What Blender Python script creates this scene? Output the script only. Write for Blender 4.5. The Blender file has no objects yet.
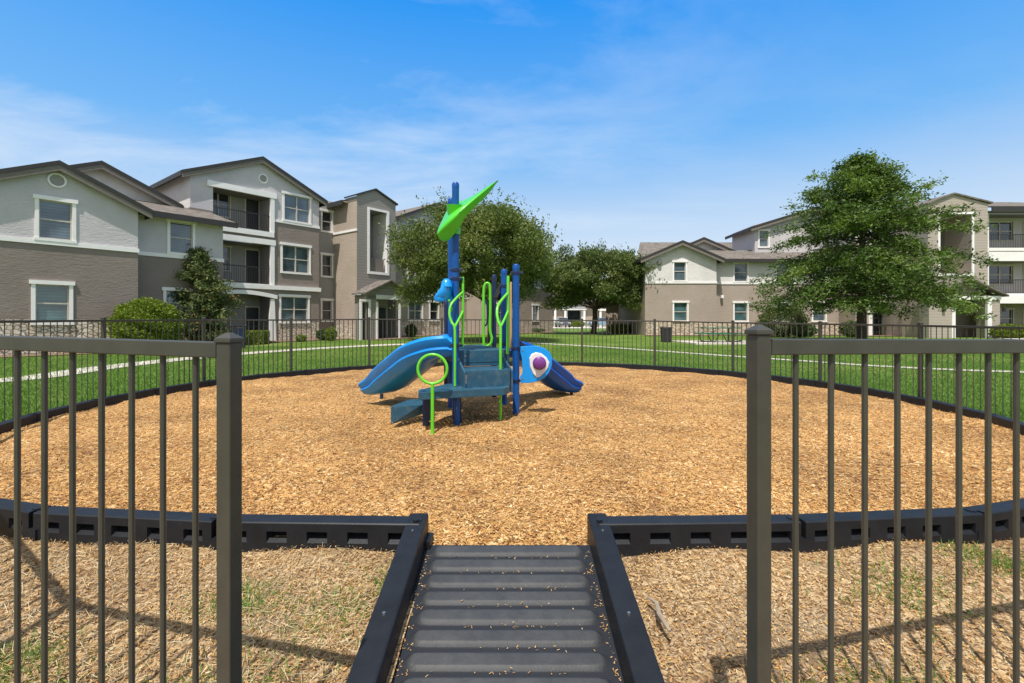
import bpy, bmesh, math, random
import numpy as np
from mathutils import Vector, Matrix
random.seed(7); rng = np.random.default_rng(7)
PI = math.pi
F = 483.6; HZ = 320.0; CH = 1.30            # focal length in px, horizon row, camera height

sc = bpy.context.scene
COL = sc.collection

# ------------------------------------------------------------------ helpers
def at(px, y, d):
    """pixel of the photograph at a real distance d -> a point of the place"""
    return Vector(((px-512)/F*d, d, CH-(y-HZ)/F*d))

def tag(o, label=None, cat=None, group=None, kind=None):
    if label: o['label'] = label
    if cat: o['category'] = cat
    if group: o['group'] = group
    if kind: o['kind'] = kind
    return o

ORG = {}
def thing(name, label, cat, loc=(0, 0, 0), group=None):
    o = bpy.data.objects.new(name, None); COL.objects.link(o)
    o.location = loc; o.empty_display_size = .2
    ORG[o.name] = Vector(loc)
    return tag(o, label, cat, group)

class MB:
    def __init__(s): s.v = []; s.f = []; s.m = []; s.mi = 0
    def face(s, pts, mi=None):
        n = len(s.v); s.v += [Vector(p) for p in pts]
        s.f.append(tuple(range(n, n+len(pts)))); s.m.append(s.mi if mi is None else mi)
    def hexa(s, c, mi=None):
        """8 corners: bottom 4 then top 4"""
        n = len(s.v); s.v += [Vector(p) for p in c]
        for q in ((0,3,2,1),(4,5,6,7),(0,1,5,4),(1,2,6,5),(2,3,7,6),(3,0,4,7)):
            s.f.append(tuple(n+i for i in q)); s.m.append(s.mi if mi is None else mi)
    def box(s, x0, x1, y0, y1, z0, z1, fn=None, mi=None):
        c = [(x0,y0,z0),(x1,y0,z0),(x1,y1,z0),(x0,y1,z0),(x0,y0,z1),(x1,y0,z1),(x1,y1,z1),(x0,y1,z1)]
        if fn: c = [fn(*p) for p in c]
        s.hexa(c, mi)
    def bar(s, a, b, w, h, up=Vector((0,0,1)), mi=None):
        a = Vector(a); b = Vector(b); d = (b-a).normalized()
        side = d.cross(up)
        if side.length < 1e-5: side = d.cross(Vector((0,1,0)))
        side.normalize(); u = side.cross(d).normalized()
        c = []
        for e in (-1, 1):
            for (p, q) in ((a,-1),(b,-1),(b,1),(a,1)):
                c.append(p + side*q*w/2 + u*e*h/2)
        s.hexa(c, mi)
    def prism(s, poly, z0, z1, mi=None):
        n = len(s.v); k = len(poly)
        s.v += [Vector((p[0],p[1],z0)) for p in poly] + [Vector((p[0],p[1],z1)) for p in poly]
        mm = s.mi if mi is None else mi
        s.f.append(tuple(n+i for i in reversed(range(k)))); s.m.append(mm)
        s.f.append(tuple(n+k+i for i in range(k))); s.m.append(mm)
        for i in range(k):
            j = (i+1) % k
            s.f.append((n+i, n+j, n+k+j, n+k+i)); s.m.append(mm)
    def tube(s, pts, r, n=10, closed=False, mi=None, cap=True):
        pts = [Vector(p) for p in pts]; k = len(pts); base = len(s.v)
        rr = r if isinstance(r, (list, tuple)) else [r]*k
        prev = None
        for i, p in enumerate(pts):
            if closed: d = pts[(i+1) % k]-pts[i-1]
            else: d = pts[min(i+1,k-1)]-pts[max(i-1,0)]
            d.normalize()
            if prev is None:
                ref = Vector((0,0,1)) if abs(d.z) < .9 else Vector((1,0,0))
                a = d.cross(ref).normalized()
            else:
                a = (prev - d*prev.dot(d)).normalized()
            prev = a; b = d.cross(a)
            for j in range(n):
                t = 2*PI*j/n
                s.v.append(p + (a*math.cos(t)+b*math.sin(t))*rr[i])
        mm = s.mi if mi is None else mi
        for i in range(k if closed else k-1):
            for j in range(n):
                j2 = (j+1) % n; i2 = (i+1) % k
                s.f.append((base+i*n+j, base+i*n+j2, base+i2*n+j2, base+i2*n+j)); s.m.append(mm)
        if cap and not closed:
            s.f.append(tuple(base+j for j in reversed(range(n)))); s.m.append(mm)
            s.f.append(tuple(base+(k-1)*n+j for j in range(n))); s.m.append(mm)
    def loft(s, rings, cap=True, mi=None, closed=True):
        base = len(s.v); n = len(rings[0]); mm = s.mi if mi is None else mi
        for r in rings: s.v += [Vector(p) for p in r]
        for i in range(len(rings)-1):
            for j in range(n if closed else n-1):
                j2 = (j+1) % n
                s.f.append((base+i*n+j, base+i*n+j2, base+(i+1)*n+j2, base+(i+1)*n+j)); s.m.append(mm)
        if cap and closed:
            s.f.append(tuple(base+j for j in reversed(range(n)))); s.m.append(mm)
            b = base+(len(rings)-1)*n
            s.f.append(tuple(b+j for j in range(n))); s.m.append(mm)
    def build(s, name, mats, parent=None, smooth=False, bevel=0, sub=0, solid=0, angle=40, seg=2, recalc=True):
        if not isinstance(mats, (list, tuple)): mats = [mats]
        org = Vector((0,0,0))
        p = parent
        while p is not None:
            if p.name in ORG: org = ORG[p.name]; break
            p = p.parent
        me = bpy.data.meshes.new(name)
        me.from_pydata([tuple(v-org) for v in s.v], [], s.f)
        for m in mats: me.materials.append(m)
        if len(mats) > 1: me.polygons.foreach_set('material_index', s.m)
        if recalc:
            bm = bmesh.new(); bm.from_mesh(me)
            bmesh.ops.recalc_face_normals(bm, faces=bm.faces); bm.to_mesh(me); bm.free()
        if smooth:
            me.polygons.foreach_set('use_smooth', [True]*len(me.polygons))
            if angle < 180 and not sub:
                try: me.set_sharp_from_angle(angle=math.radians(angle))
                except Exception: pass
        me.update()
        o = bpy.data.objects.new(name, me); COL.objects.link(o)
        if parent: o.parent = parent
        if solid:
            md = o.modifiers.new('s', 'SOLIDIFY'); md.thickness = solid; md.offset = -1
        if bevel:
            md = o.modifiers.new('b', 'BEVEL'); md.width = bevel; md.segments = seg; md.limit_method = 'ANGLE'
        if sub:
            md = o.modifiers.new('u', 'SUBSURF'); md.levels = sub; md.render_levels = sub
        return o

# ------------------------------------------------------------------ materials
def new_mat(name):
    m = bpy.data.materials.new(name); m.use_nodes = True
    nt = m.node_tree; b = nt.nodes['Principled BSDF']
    return m, nt, b
def N(nt, typ, **kw):
    n = nt.nodes.new(typ)
    for k, v in kw.items():
        if k.startswith('i_'): n.inputs[k[2:].replace('_', ' ')].default_value = v
        else: setattr(n, k, v)
    return n
def ramp(nt, stops, interp='LINEAR'):
    r = nt.nodes.new('ShaderNodeValToRGB'); r.color_ramp.interpolation = interp
    e = r.color_ramp.elements
    while len(e) < len(stops): e.new(.5)
    for i, (p, c) in enumerate(stops):
        e[i].position = p; e[i].color = (c[0], c[1], c[2], 1)
    return r
def mixc(nt, fac, a, b, mode='MIX'):
    m = nt.nodes.new('ShaderNodeMix'); m.data_type = 'RGBA'; m.blend_type = mode
    for sock, val in ((m.inputs[0], fac), (m.inputs[6], a), (m.inputs[7], b)):
        if hasattr(val, 'links') or isinstance(val, bpy.types.NodeSocket): nt.links.new(val, sock)
        elif isinstance(val, (int, float)): sock.default_value = val
        else: sock.default_value = (val[0], val[1], val[2], 1)
    return m.outputs[2]
def coords(nt, scale=(1,1,1), rot=(0,0,0)):
    tc = N(nt, 'ShaderNodeTexCoord'); mp = N(nt, 'ShaderNodeMapping')
    mp.inputs['Scale'].default_value = scale; mp.inputs['Rotation'].default_value = rot
    nt.links.new(tc.outputs['Object'], mp.inputs['Vector']); return mp.outputs[0]
def bump(nt, b, h, strength=.3, dist=.01):
    bp = N(nt, 'ShaderNodeBump'); bp.inputs['Strength'].default_value = strength; bp.inputs['Distance'].default_value = dist
    nt.links.new(h, bp.inputs['Height']); nt.links.new(bp.outputs[0], b.inputs['Normal'])

def simple(name, col, rough=.5, metal=0, spec=.5, var=.12, scale=8, bmp=0, bscale=60, coat=0, dust=None):
    m, nt, b = new_mat(name); v = coords(nt)
    n1 = N(nt, 'ShaderNodeTexNoise', i_Scale=scale, i_Detail=6.0, i_Roughness=.6)
    nt.links.new(v, n1.inputs['Vector'])
    r = ramp(nt, [(.3, [c*(1-var) for c in col]), (.7, [min(1, c*(1+var)) for c in col])])
    nt.links.new(n1.outputs[0], r.inputs[0]); out = r.outputs[0]
    if dust:
        n2 = N(nt, 'ShaderNodeTexNoise', i_Scale=dust[1], i_Detail=8.0, i_Roughness=.75)
        nt.links.new(v, n2.inputs['Vector'])
        r2 = ramp(nt, [(dust[2], (0,0,0)), (dust[3], (1,1,1))]); nt.links.new(n2.outputs[0], r2.inputs[0])
        out = mixc(nt, r2.outputs[0], out, dust[0])
    nt.links.new(out, b.inputs['Base Color'])
    b.inputs['Roughness'].default_value = rough; b.inputs['Metallic'].default_value = metal
    b.inputs['Specular IOR Level'].default_value = spec
    if coat: b.inputs['Coat Weight'].default_value = coat; b.inputs['Coat Roughness'].default_value = .15
    if bmp:
        n3 = N(nt, 'ShaderNodeTexNoise', i_Scale=bscale, i_Detail=4.0); nt.links.new(v, n3.inputs['Vector'])
        bump(nt, b, n3.outputs[0], bmp, .01)
    return m

def stucco(name, col, var=.1):
    m, nt, b = new_mat(name); v = coords(nt)
    n1 = N(nt, 'ShaderNodeTexNoise', i_Scale=.7, i_Detail=8.0, i_Roughness=.65); nt.links.new(v, n1.inputs['Vector'])
    r = ramp(nt, [(.3, [c*(1-var) for c in col]), (.7, [c*(1+var) for c in col])]); nt.links.new(n1.outputs[0], r.inputs[0])
    nt.links.new(r.outputs[0], b.inputs['Base Color']); b.inputs['Roughness'].default_value = .95
    b.inputs['Specular IOR Level'].default_value = .15
    v2 = coords(nt, (3, 3, 9))
    n2 = N(nt, 'ShaderNodeTexNoise', i_Scale=1.6, i_Detail=7.0, i_Roughness=.7); nt.links.new(v2, n2.inputs['Vector'])
    bump(nt, b, n2.outputs[0], .55, .05); return m

def siding(name, col):
    m, nt, b = new_mat(name); v = coords(nt)
    sx = N(nt, 'ShaderNodeSeparateXYZ'); nt.links.new(v, sx.inputs[0])
    mu = N(nt, 'ShaderNodeMath', operation='MULTIPLY'); mu.inputs[1].default_value = 5.5; nt.links.new(sx.outputs[2], mu.inputs[0])
    fr = N(nt, 'ShaderNodeMath', operation='FRACT'); nt.links.new(mu.outputs[0], fr.inputs[0])
    r = ramp(nt, [(0, [c*.35 for c in col]), (.12, col), (1, [c*1.12 for c in col])]); nt.links.new(fr.outputs[0], r.inputs[0])
    nt.links.new(r.outputs[0], b.inputs['Base Color']); b.inputs['Roughness'].default_value = .8
    bump(nt, b, fr.outputs[0], .6, .02); return m

def stone(name, c1, c2, mortar, scale, stretch=(1,1,1.6)):
    m, nt, b = new_mat(name); v = coords(nt, stretch)
    nz = N(nt, 'ShaderNodeTexNoise', i_Scale=1.5, i_Detail=2.0); nt.links.new(v, nz.inputs['Vector'])
    vm = N(nt, 'ShaderNodeVectorMath', operation='MULTIPLY_ADD'); nt.links.new(nz.outputs[1], vm.inputs[0])
    vm.inputs[1].default_value = (.3,.3,.3); nt.links.new(v, vm.inputs[2])
    vo = N(nt, 'ShaderNodeTexVoronoi', feature='DISTANCE_TO_EDGE', i_Scale=scale); nt.links.new(vm.outputs[0], vo.inputs['Vector'])
    vc = N(nt, 'ShaderNodeTexVoronoi', feature='F1', i_Scale=scale); nt.links.new(vm.outputs[0], vc.inputs['Vector'])
    sp = N(nt, 'ShaderNodeSeparateColor'); nt.links.new(vc.outputs['Color'], sp.inputs[0])
    rc = ramp(nt, [(0, c1), (.55, c2), (1, [x*.7 for x in c1])]); nt.links.new(sp.outputs[0], rc.inputs[0])
    re = ramp(nt, [(.02, (0,0,0)), (.09, (1,1,1))]); nt.links.new(vo.outputs['Distance'], re.inputs[0])
    nt.links.new(mixc(nt, re.outputs[0], mortar, rc.outputs[0]), b.inputs['Base Color'])
    b.inputs['Roughness'].default_value = .9; bump(nt, b, re.outputs[0], .8, .04); return m

def shingle(name, col):
    m, nt, b = new_mat(name); v = coords(nt, (1,1,2.2))
    vo = N(nt, 'ShaderNodeTexVoronoi', i_Scale=5.0); nt.links.new(v, vo.inputs['Vector'])
    sp = N(nt, 'ShaderNodeSeparateColor'); nt.links.new(vo.outputs['Color'], sp.inputs[0])
    r = ramp(nt, [(0, [c*.7 for c in col]), (1, [c*1.3 for c in col])]); nt.links.new(sp.outputs[0], r.inputs[0])
    nt.links.new(r.outputs[0], b.inputs['Base Color']); b.inputs['Roughness'].default_value = .95
    b.inputs['Specular IOR Level'].default_value = .1
    bump(nt, b, sp.outputs[0], .5, .02); return m

def pane_mat(name, top, bot, zscale=9):
    """glass over blinds"""
    m, nt, b = new_mat(name); v = coords(nt)
    sx = N(nt, 'ShaderNodeSeparateXYZ'); nt.links.new(v, sx.inputs[0])
    mu = N(nt, 'ShaderNodeMath', operation='MULTIPLY'); mu.inputs[1].default_value = zscale; nt.links.new(sx.outputs[2], mu.inputs[0])
    fr = N(nt, 'ShaderNodeMath', operation='FRACT'); nt.links.new(mu.outputs[0], fr.inputs[0])
    r = ramp(nt, [(.0, bot), (.45, top), (.8, top), (1, bot)]); nt.links.new(fr.outputs[0], r.inputs[0])
    nz = N(nt, 'ShaderNodeTexNoise', i_Scale=1.3, i_Detail=2.0); nt.links.new(v, nz.inputs['Vector'])
    rz = ramp(nt, [(.35, (.55,.55,.55)), (.65, (1.2,1.2,1.2))]); nt.links.new(nz.outputs[0], rz.inputs[0])
    nt.links.new(mixc(nt, 1.0, r.outputs[0], rz.outputs[0], 'MULTIPLY'), b.inputs['Base Color'])
    b.inputs['Roughness'].default_value = .06; b.inputs['Specular IOR Level'].default_value = .9
    b.inputs['Coat Weight'].default_value = .5; b.inputs['Coat Roughness'].default_value = .03
    bump(nt, b, nz.outputs[0], .05, .05)
    return m

def attr_mat(name, stops, rough=.7, trans=0.0, tcol=None, spec=.3):
    m, nt, b = new_mat(name)
    a = N(nt, 'ShaderNodeAttribute', attribute_name='rnd')
    r = ramp(nt, stops); nt.links.new(a.outputs['Fac'], r.inputs[0])
    nt.links.new(r.outputs[0], b.inputs['Base Color'])
    b.inputs['Roughness'].default_value = rough; b.inputs['Specular IOR Level'].default_value = spec
    if trans:
        t = N(nt, 'ShaderNodeBsdfTranslucent')
        nt.links.new(mixc(nt, 1.0, r.outputs[0], tcol, 'MULTIPLY'), t.inputs[0])
        ms = N(nt, 'ShaderNodeMixShader'); ms.inputs[0].default_value = trans
        nt.links.new(b.outputs[0], ms.inputs[1]); nt.links.new(t.outputs[0], ms.inputs[2])
        nt.links.new(ms.outputs[0], nt.nodes['Material Output'].inputs[0])
    return m

M = {}
M['bronze'] = simple('fence_bronze', (.056,.054,.043), .42, spec=.5, var=.12, scale=14, bmp=.05, bscale=200, dust=((.34,.32,.28), 75, .67, .74))
M['black'] = simple('black_plastic', (.013,.015,.019), .48, spec=.28, var=.25, scale=9, bmp=.10, bscale=70, dust=((.12,.11,.10), 30, .64, .9))
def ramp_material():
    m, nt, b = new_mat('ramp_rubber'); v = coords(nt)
    a = N(nt, 'ShaderNodeAttribute', attribute_name='worn')  # ridge height mask: paler colour on ridge tops, darker in grooves
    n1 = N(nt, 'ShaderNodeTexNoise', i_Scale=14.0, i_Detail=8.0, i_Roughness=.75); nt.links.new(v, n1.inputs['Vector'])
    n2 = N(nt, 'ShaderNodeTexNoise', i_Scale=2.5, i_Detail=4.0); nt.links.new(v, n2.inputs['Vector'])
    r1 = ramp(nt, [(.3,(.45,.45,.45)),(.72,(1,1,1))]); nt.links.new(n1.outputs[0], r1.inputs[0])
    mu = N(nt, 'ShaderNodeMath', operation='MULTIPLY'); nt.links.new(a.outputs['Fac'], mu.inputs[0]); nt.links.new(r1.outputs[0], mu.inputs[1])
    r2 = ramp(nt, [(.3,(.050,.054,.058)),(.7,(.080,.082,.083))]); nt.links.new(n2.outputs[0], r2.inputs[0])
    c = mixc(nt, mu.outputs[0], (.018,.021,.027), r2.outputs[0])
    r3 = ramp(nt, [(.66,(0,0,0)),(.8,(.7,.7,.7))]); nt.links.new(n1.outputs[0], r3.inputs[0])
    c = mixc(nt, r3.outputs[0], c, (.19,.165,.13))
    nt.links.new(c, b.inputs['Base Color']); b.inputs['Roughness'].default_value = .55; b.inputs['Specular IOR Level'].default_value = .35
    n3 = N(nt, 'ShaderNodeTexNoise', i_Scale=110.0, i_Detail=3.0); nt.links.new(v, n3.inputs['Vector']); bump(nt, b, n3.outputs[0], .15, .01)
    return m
M['slot_dark'] = simple('slot_dark', (.008,.008,.009), .6)
M['ramp'] = simple('ramp_rubber', (.034,.038,.044), .5, spec=.4, var=.3, scale=5, bmp=.12, bscale=90, dust=((.15,.135,.11), 18, .52, .9))
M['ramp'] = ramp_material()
M['bolt'] = simple('bolt_steel', (.35,.35,.34), .35, .8)
M['blue_post'] = simple('blue_post', (.003,.075,.31), .34, spec=.35, var=.15, scale=6, coat=.08, dust=((.16,.19,.26), 40, .66, .9))
M['navy'] = simple('navy_metal', (.006,.02,.07), .4, var=.15)
M['teal'] = simple('teal_vinyl', (.018,.085,.145), .5, var=.16, scale=5, bmp=.15, bscale=120, dust=((.12,.17,.2), 8, .5, .85))
M['slide'] = simple('slide_blue', (.003,.26,.78), .34, spec=.4, var=.14, scale=3, coat=.1, dust=((.14,.32,.48), 26, .66, 1.0))
M['slide2'] = simple('slide_royal', (.002,.085,.45), .34, spec=.4, var=.14, scale=3, coat=.1, dust=((.14,.32,.48), 26, .66, 1.0))
M['panel'] = simple('panel_blue', (.004,.28,.78), .3, var=.06, coat=.3)
M['green'] = simple('lime_green', (.12,.58,.02), .35, var=.08, coat=.3)
M['leafgreen'] = simple('leaf_green', (.075,.56,.02), .35, var=.08, scale=4, coat=.2)
M['purple'] = simple('purple_knob', (.16,.03,.22), .35, coat=.3)
M['white'] = simple('white_paint', (.86,.84,.83), .55, var=.05, scale=3)
M['whitep'] = simple('white_plastic', (.75,.72,.74), .4, var=.04)
M['tan_panel'] = simple('tan_panel', (.52,.33,.16), .5)
M['st_grey'] = stucco('stucco_grey', (.56,.53,.55))
M['st_light'] = stucco('stucco_light', (.68,.65,.64))
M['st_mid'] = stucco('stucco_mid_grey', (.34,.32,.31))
M['st_brown'] = stucco('stucco_brown', (.26,.218,.195))
M['st_brown2'] = stucco('stucco_taupe', (.38,.315,.27))
M['st_tan'] = stucco('stucco_tan', (.42,.35,.29))
M['siding'] = siding('siding_taupe', (.31,.285,.26))
M['siding_r'] = siding('siding_tan', (.44,.38,.335))
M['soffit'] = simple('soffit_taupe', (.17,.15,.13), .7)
M['fascia'] = simple('fascia_dark', (.035,.032,.03), .6)
M['shingle'] = shingle('roof_shingle', (.17,.152,.135))
M['stone_l'] = stone('rubble_stone', (.80,.73,.62), (.58,.48,.36), (.26,.22,.18), 4.6)
M['stone_r'] = stone('cream_block', (.62,.54,.42), (.54,.45,.34), (.3,.26,.2), 2.2, (1,1,1.9))
M['pane'] = pane_mat('pane_blinds', (.10,.14,.17), (.06,.09,.11))
M['pane_teal'] = pane_mat('pane_teal', (.075,.15,.16), (.05,.105,.11))
M['pane_dark'] = pane_mat('pane_dark', (.03,.035,.045), (.018,.022,.028))
M['sash'] = simple('sash_cream', (.55,.50,.44), .5)
M['rail'] = simple('railing_dark', (.03,.028,.026), .5)
M['door'] = simple('door_dark', (.022,.022,.026), .5)
M['concrete'] = simple('concrete', (.55,.51,.45), .9, var=.12, scale=3, bmp=.3, bscale=40)
M['bark'] = simple('bark', (.075,.055,.04), .9, var=.4, scale=10, bmp=.9, bscale=25)
M['green_table'] = simple('green_table', (.015,.15,.065), .5)
M['bin'] = simple('bin_dark', (.035,.035,.04), .5)
M['stump'] = simple('grey_wood', (.30,.25,.19), .9, var=.3, scale=20)

LEAF = {
 'oak': attr_mat('leaf_oak', [(0, (0.055, 0.09, 0.0173)), (0.5, (0.116, 0.1562, 0.037)), (0.85, (0.2077, 0.2404, 0.0678)), (1, (0.3176, 0.3245, 0.1232))], .55, .28, (1.3,1.5,.6)),
 'round': attr_mat('leaf_round', [(0, (0.0414, 0.0748, 0.02)), (0.5, (0.0966, 0.1364, 0.036)), (1, (0.23, 0.264, 0.09))], .55, .28, (1.2,1.35,.6)),
 'cypress': attr_mat('leaf_cypress', [(0, (0.0369, 0.0732, 0.0173)), (0.5, (0.0877, 0.1473, 0.0327)), (1, (0.24, 0.3215, 0.0769))], .6, .3, (1.2,1.35,.5)),
 'conifer': attr_mat('leaf_conifer', [(0, (0.0364, 0.065, 0.0169)), (0.5, (0.0884, 0.1235, 0.039)), (0.93, (0.195, 0.221, 0.078)), (1, (0.442, 0.195, 0.091))], .7, .15, (1.2,1.3,.6)),
 'bush': attr_mat('leaf_bush', [(0, (0.0589, 0.0953, 0.011)), (0.5, (0.1414, 0.2018, 0.0198)), (1, (0.3182, 0.3588, 0.055))], .5, .25, (1.3,1.6,.5)),
 'shrub': attr_mat('leaf_shrub', [(0, (0.0252, 0.056, 0.014)), (0.6, (0.07, 0.126, 0.028)), (1, (0.14, 0.21, 0.056))], .6, .2, (1.2,1.5,.5)),
}
M['grassblade'] = attr_mat('grass_blade', [(0,(.045,.115,.015)),(.6,(.125,.245,.038)),(.93,(.26,.37,.09)),(1,(.46,.42,.2))], .6, .35, (1.2,1.4,.5))
M['chips'] = attr_mat('wood_chips', [(0,(.11,.055,.02)),(.14,(.29,.15,.06)),(.36,(.44,.24,.08)),(.64,(.555,.335,.12)),(.86,(.65,.455,.21)),(1,(.78,.64,.40))], .8, 0, spec=.2)
M['straw'] = attr_mat('straw', [(0,(.28,.17,.08)),(.5,(.50,.37,.19)),(1,(.68,.58,.36))], .8, 0)

# ------------------------------------------------------------------ world, sun, camera
w = bpy.data.worlds.new("World"); sc.world = w; w.use_nodes = True
nt = w.node_tree; bg = nt.nodes['Background']
SD = Vector((.25, .968, 0)).normalized(); EL = math.radians(63)
sky = N(nt, 'ShaderNodeTexSky', sky_type='NISHITA', sun_disc=False)
sky.sun_elevation = EL; sky.sun_rotation = math.atan2(-SD.x, -SD.y)
sky.altitude = 100; sky.air_density = 1.0; sky.dust_density = .6; sky.ozone_density = 2.0
hs = N(nt, 'ShaderNodeHueSaturation'); hs.inputs['Saturation'].default_value = 1.35; hs.inputs['Hue'].default_value = .497
nt.links.new(sky.outputs[0], hs.inputs['Color'])
# thin cirrus: noise on the sky direction, flattened towards the horizon
tc = N(nt, 'ShaderNodeTexCoord'); sx = N(nt, 'ShaderNodeSeparateXYZ'); nt.links.new(tc.outputs['Generated'], sx.inputs[0])
mz = N(nt, 'ShaderNodeMath', operation='ADD'); mz.inputs[1].default_value = .12; nt.links.new(sx.outputs[2], mz.inputs[0])
dx = N(nt, 'ShaderNodeMath', operation='DIVIDE'); nt.links.new(sx.outputs[0], dx.inputs[0]); nt.links.new(mz.outputs[0], dx.inputs[1])
dy = N(nt, 'ShaderNodeMath', operation='DIVIDE'); nt.links.new(sx.outputs[1], dy.inputs[0]); nt.links.new(mz.outputs[0], dy.inputs[1])
cx = N(nt, 'ShaderNodeCombineXYZ'); nt.links.new(dx.outputs[0], cx.inputs[0]); nt.links.new(dy.outputs[0], cx.inputs[1])
mp = N(nt, 'ShaderNodeMapping'); mp.inputs['Scale'].default_value = (.75, 1.25, 1); mp.inputs['Rotation'].default_value = (0,0,.15)
mp.inputs['Location'].default_value = (3.1, 1.7, 0)
nt.links.new(cx.outputs[0], mp.inputs[0])
c1 = N(nt, 'ShaderNodeTexNoise', i_Scale=1.1, i_Detail=10.0, i_Roughness=.62, i_Distortion=.35); nt.links.new(mp.outputs[0], c1.inputs['Vector'])
rc = ramp(nt, [(.45, (0,0,0)), (.78, (.62,.62,.62))]); nt.links.new(c1.outputs[0], rc.inputs[0])
# more cloud on the left half of the sky
rl = N(nt, 'ShaderNodeMapRange'); rl.inputs[1].default_value = .45; rl.inputs[2].default_value = -.25; rl.inputs[3].default_value = .15; rl.inputs[4].default_value = 1
nt.links.new(sx.outputs[0], rl.inputs[0])
mm = N(nt, 'ShaderNodeMath', operation='MULTIPLY'); nt.links.new(rc.outputs[0], mm.inputs[0]); nt.links.new(rl.outputs[0], mm.inputs[1])
# pale air low over the horizon
hzr = N(nt, 'ShaderNodeMapRange'); hzr.inputs[1].default_value = .0; hzr.inputs[2].default_value = .42; hzr.inputs[3].default_value = .62; hzr.inputs[4].default_value = 0
nt.links.new(sx.outputs[2], hzr.inputs[0])
k_ = 8.2
gr = ramp(nt, [(0,(.86,.90,.97)),(.10,(.76,.85,.96)),(.22,(.50,.70,.96)),(.33,(.19,.51,.98)),(.55,(.028,.335,.97)),(.72,(.10,.22,.42)),(1,(.14,.20,.30))])
nt.links.new(sx.outputs[2], gr.inputs[0])
grs = mixc(nt, 1.0, gr.outputs[0], (k_,k_,k_), 'MULTIPLY')
skyc = mixc(nt, .88, hs.outputs[0], grs)
dt = N(nt, 'ShaderNodeVectorMath', operation='DOT_PRODUCT'); nt.links.new(tc.outputs['Generated'], dt.inputs[0])
dt.inputs[1].default_value = (-SD.x*math.cos(EL), -SD.y*math.cos(EL), math.sin(EL))
sm_ = N(nt, 'ShaderNodeMapRange', interpolation_type='SMOOTHSTEP'); sm_.inputs[1].default_value = .16; sm_.inputs[2].default_value = .85
nt.links.new(dt.outputs['Value'], sm_.inputs[0])
skyc = mixc(nt, sm_.outputs[0], skyc, (5.1, 5.15, 5.4))
skyc = mixc(nt, mm.outputs[0], skyc, (7.6, 8.0, 8.4))
nt.links.new(skyc, bg.inputs['Color']); bg.inputs['Strength'].default_value = .10
sun = bpy.data.lights.new('sun', 'SUN'); sun.energy = 4.3; sun.angle = math.radians(.53); sun.color = (1, .94, .87)
so = bpy.data.objects.new('sun', sun); COL.objects.link(so)
D = Vector((SD.x*math.cos(EL), SD.y*math.cos(EL), -math.sin(EL)))
so.rotation_euler = D.to_track_quat('-Z', 'Y').to_euler(); so.location = (0, 0, 60)
cam = bpy.data.cameras.new('camera'); co = bpy.data.objects.new('camera', cam); COL.objects.link(co)
co.location = (0, 0, CH); co.rotation_euler = (PI/2, 0, 0); cam.sensor_width = 36; cam.lens = 36*F/1024
cam.shift_y = -(341.5-HZ)/1024; cam.clip_end = 3000; cam.clip_start = .05; sc.camera = co
vs = sc.view_settings; vs.view_transform = 'Standard'; vs.look = 'None'; vs.gamma = 1; vs.use_curve_mapping = False; vs.exposure = .3
sc.cycles.max_bounces = 6; sc.cycles.use_denoising = True

# ------------------------------------------------------------------ ground
def gz(x, y):
    if y < 2.7: return -.10*min(2.7-y, 2.2)
    r = math.hypot(x, y-7.3)
    return max(0, min(.14, (r-12)*.008))
def axis(lo, hi, near, far, dn):
    a = [0.0]; st = dn
    while a[-1] < hi:
        a.append(a[-1]+st)
        if a[-1] > near: st *= 1.25
    b = [0.0]; st = dn
    while b[-1] > lo:
        b.append(b[-1]-st)
        if b[-1] < -near: st *= 1.25
    return sorted(set(b[1:]+a))
m, nt, b = new_mat('lawn'); v = coords(nt)
n1 = N(nt, 'ShaderNodeTexNoise', i_Scale=.35, i_Detail=7.0, i_Roughness=.65); nt.links.new(v, n1.inputs['Vector'])
n2 = N(nt, 'ShaderNodeTexNoise', i_Scale=9.0, i_Detail=8.0, i_Roughness=.75); nt.links.new(v, n2.inputs['Vector'])
n3 = N(nt, 'ShaderNodeTexNoise', i_Scale=45.0, i_Detail=4.0, i_Roughness=.7); nt.links.new(v, n3.inputs['Vector'])
r1 = ramp(nt, [(.3, (.065,.145,.022)), (.5, (.115,.21,.036)), (.72, (.23,.29,.085))]); nt.links.new(n1.outputs[0], r1.inputs[0])
r2 = ramp(nt, [(.32, (.45,.45,.45)), (.68, (1.5,1.45,1.35))]); nt.links.new(n2.outputs[0], r2.inputs[0])
r3 = ramp(nt, [(.35, (.6,.6,.6)), (.65, (1.35,1.3,1.2))]); nt.links.new(n3.outputs[0], r3.inputs[0])
c_ = mixc(nt, 1.0, r1.outputs[0], r2.outputs[0], 'MULTIPLY'); c_ = mixc(nt, 1.0, c_, r3.outputs[0], 'MULTIPLY')
nt.links.new(c_, b.inputs['Base Color']); b.inputs['Roughness'].default_value = .9; b.inputs['Specular IOR Level'].default_value = .1
bump(nt, b, n3.outputs[0], .7, .05); M['lawn'] = m
xs = axis(-1200, 1200, 14, 0, .5); ys = [y+7.5 for y in axis(-200, 1800, 14, 0, .5)]
mb = MB()
mb.v = [Vector((x, y, (-.5 if (math.hypot(x, y-7.3) < 5.5 or (abs(x) < 5 and -2.5 < y < 3)) else gz(x, y)-.004))) for y in ys for x in xs]
nx = len(xs); mb.f = [(j*nx+i, j*nx+i+1, (j+1)*nx+i+1, (j+1)*nx+i) for j in range(len(ys)-1) for i in range(nx-1)]
mb.m = [0]*len(mb.f)
tag(mb.build('lawn', M['lawn'], recalc=False, smooth=True), kind='structure')

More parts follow.
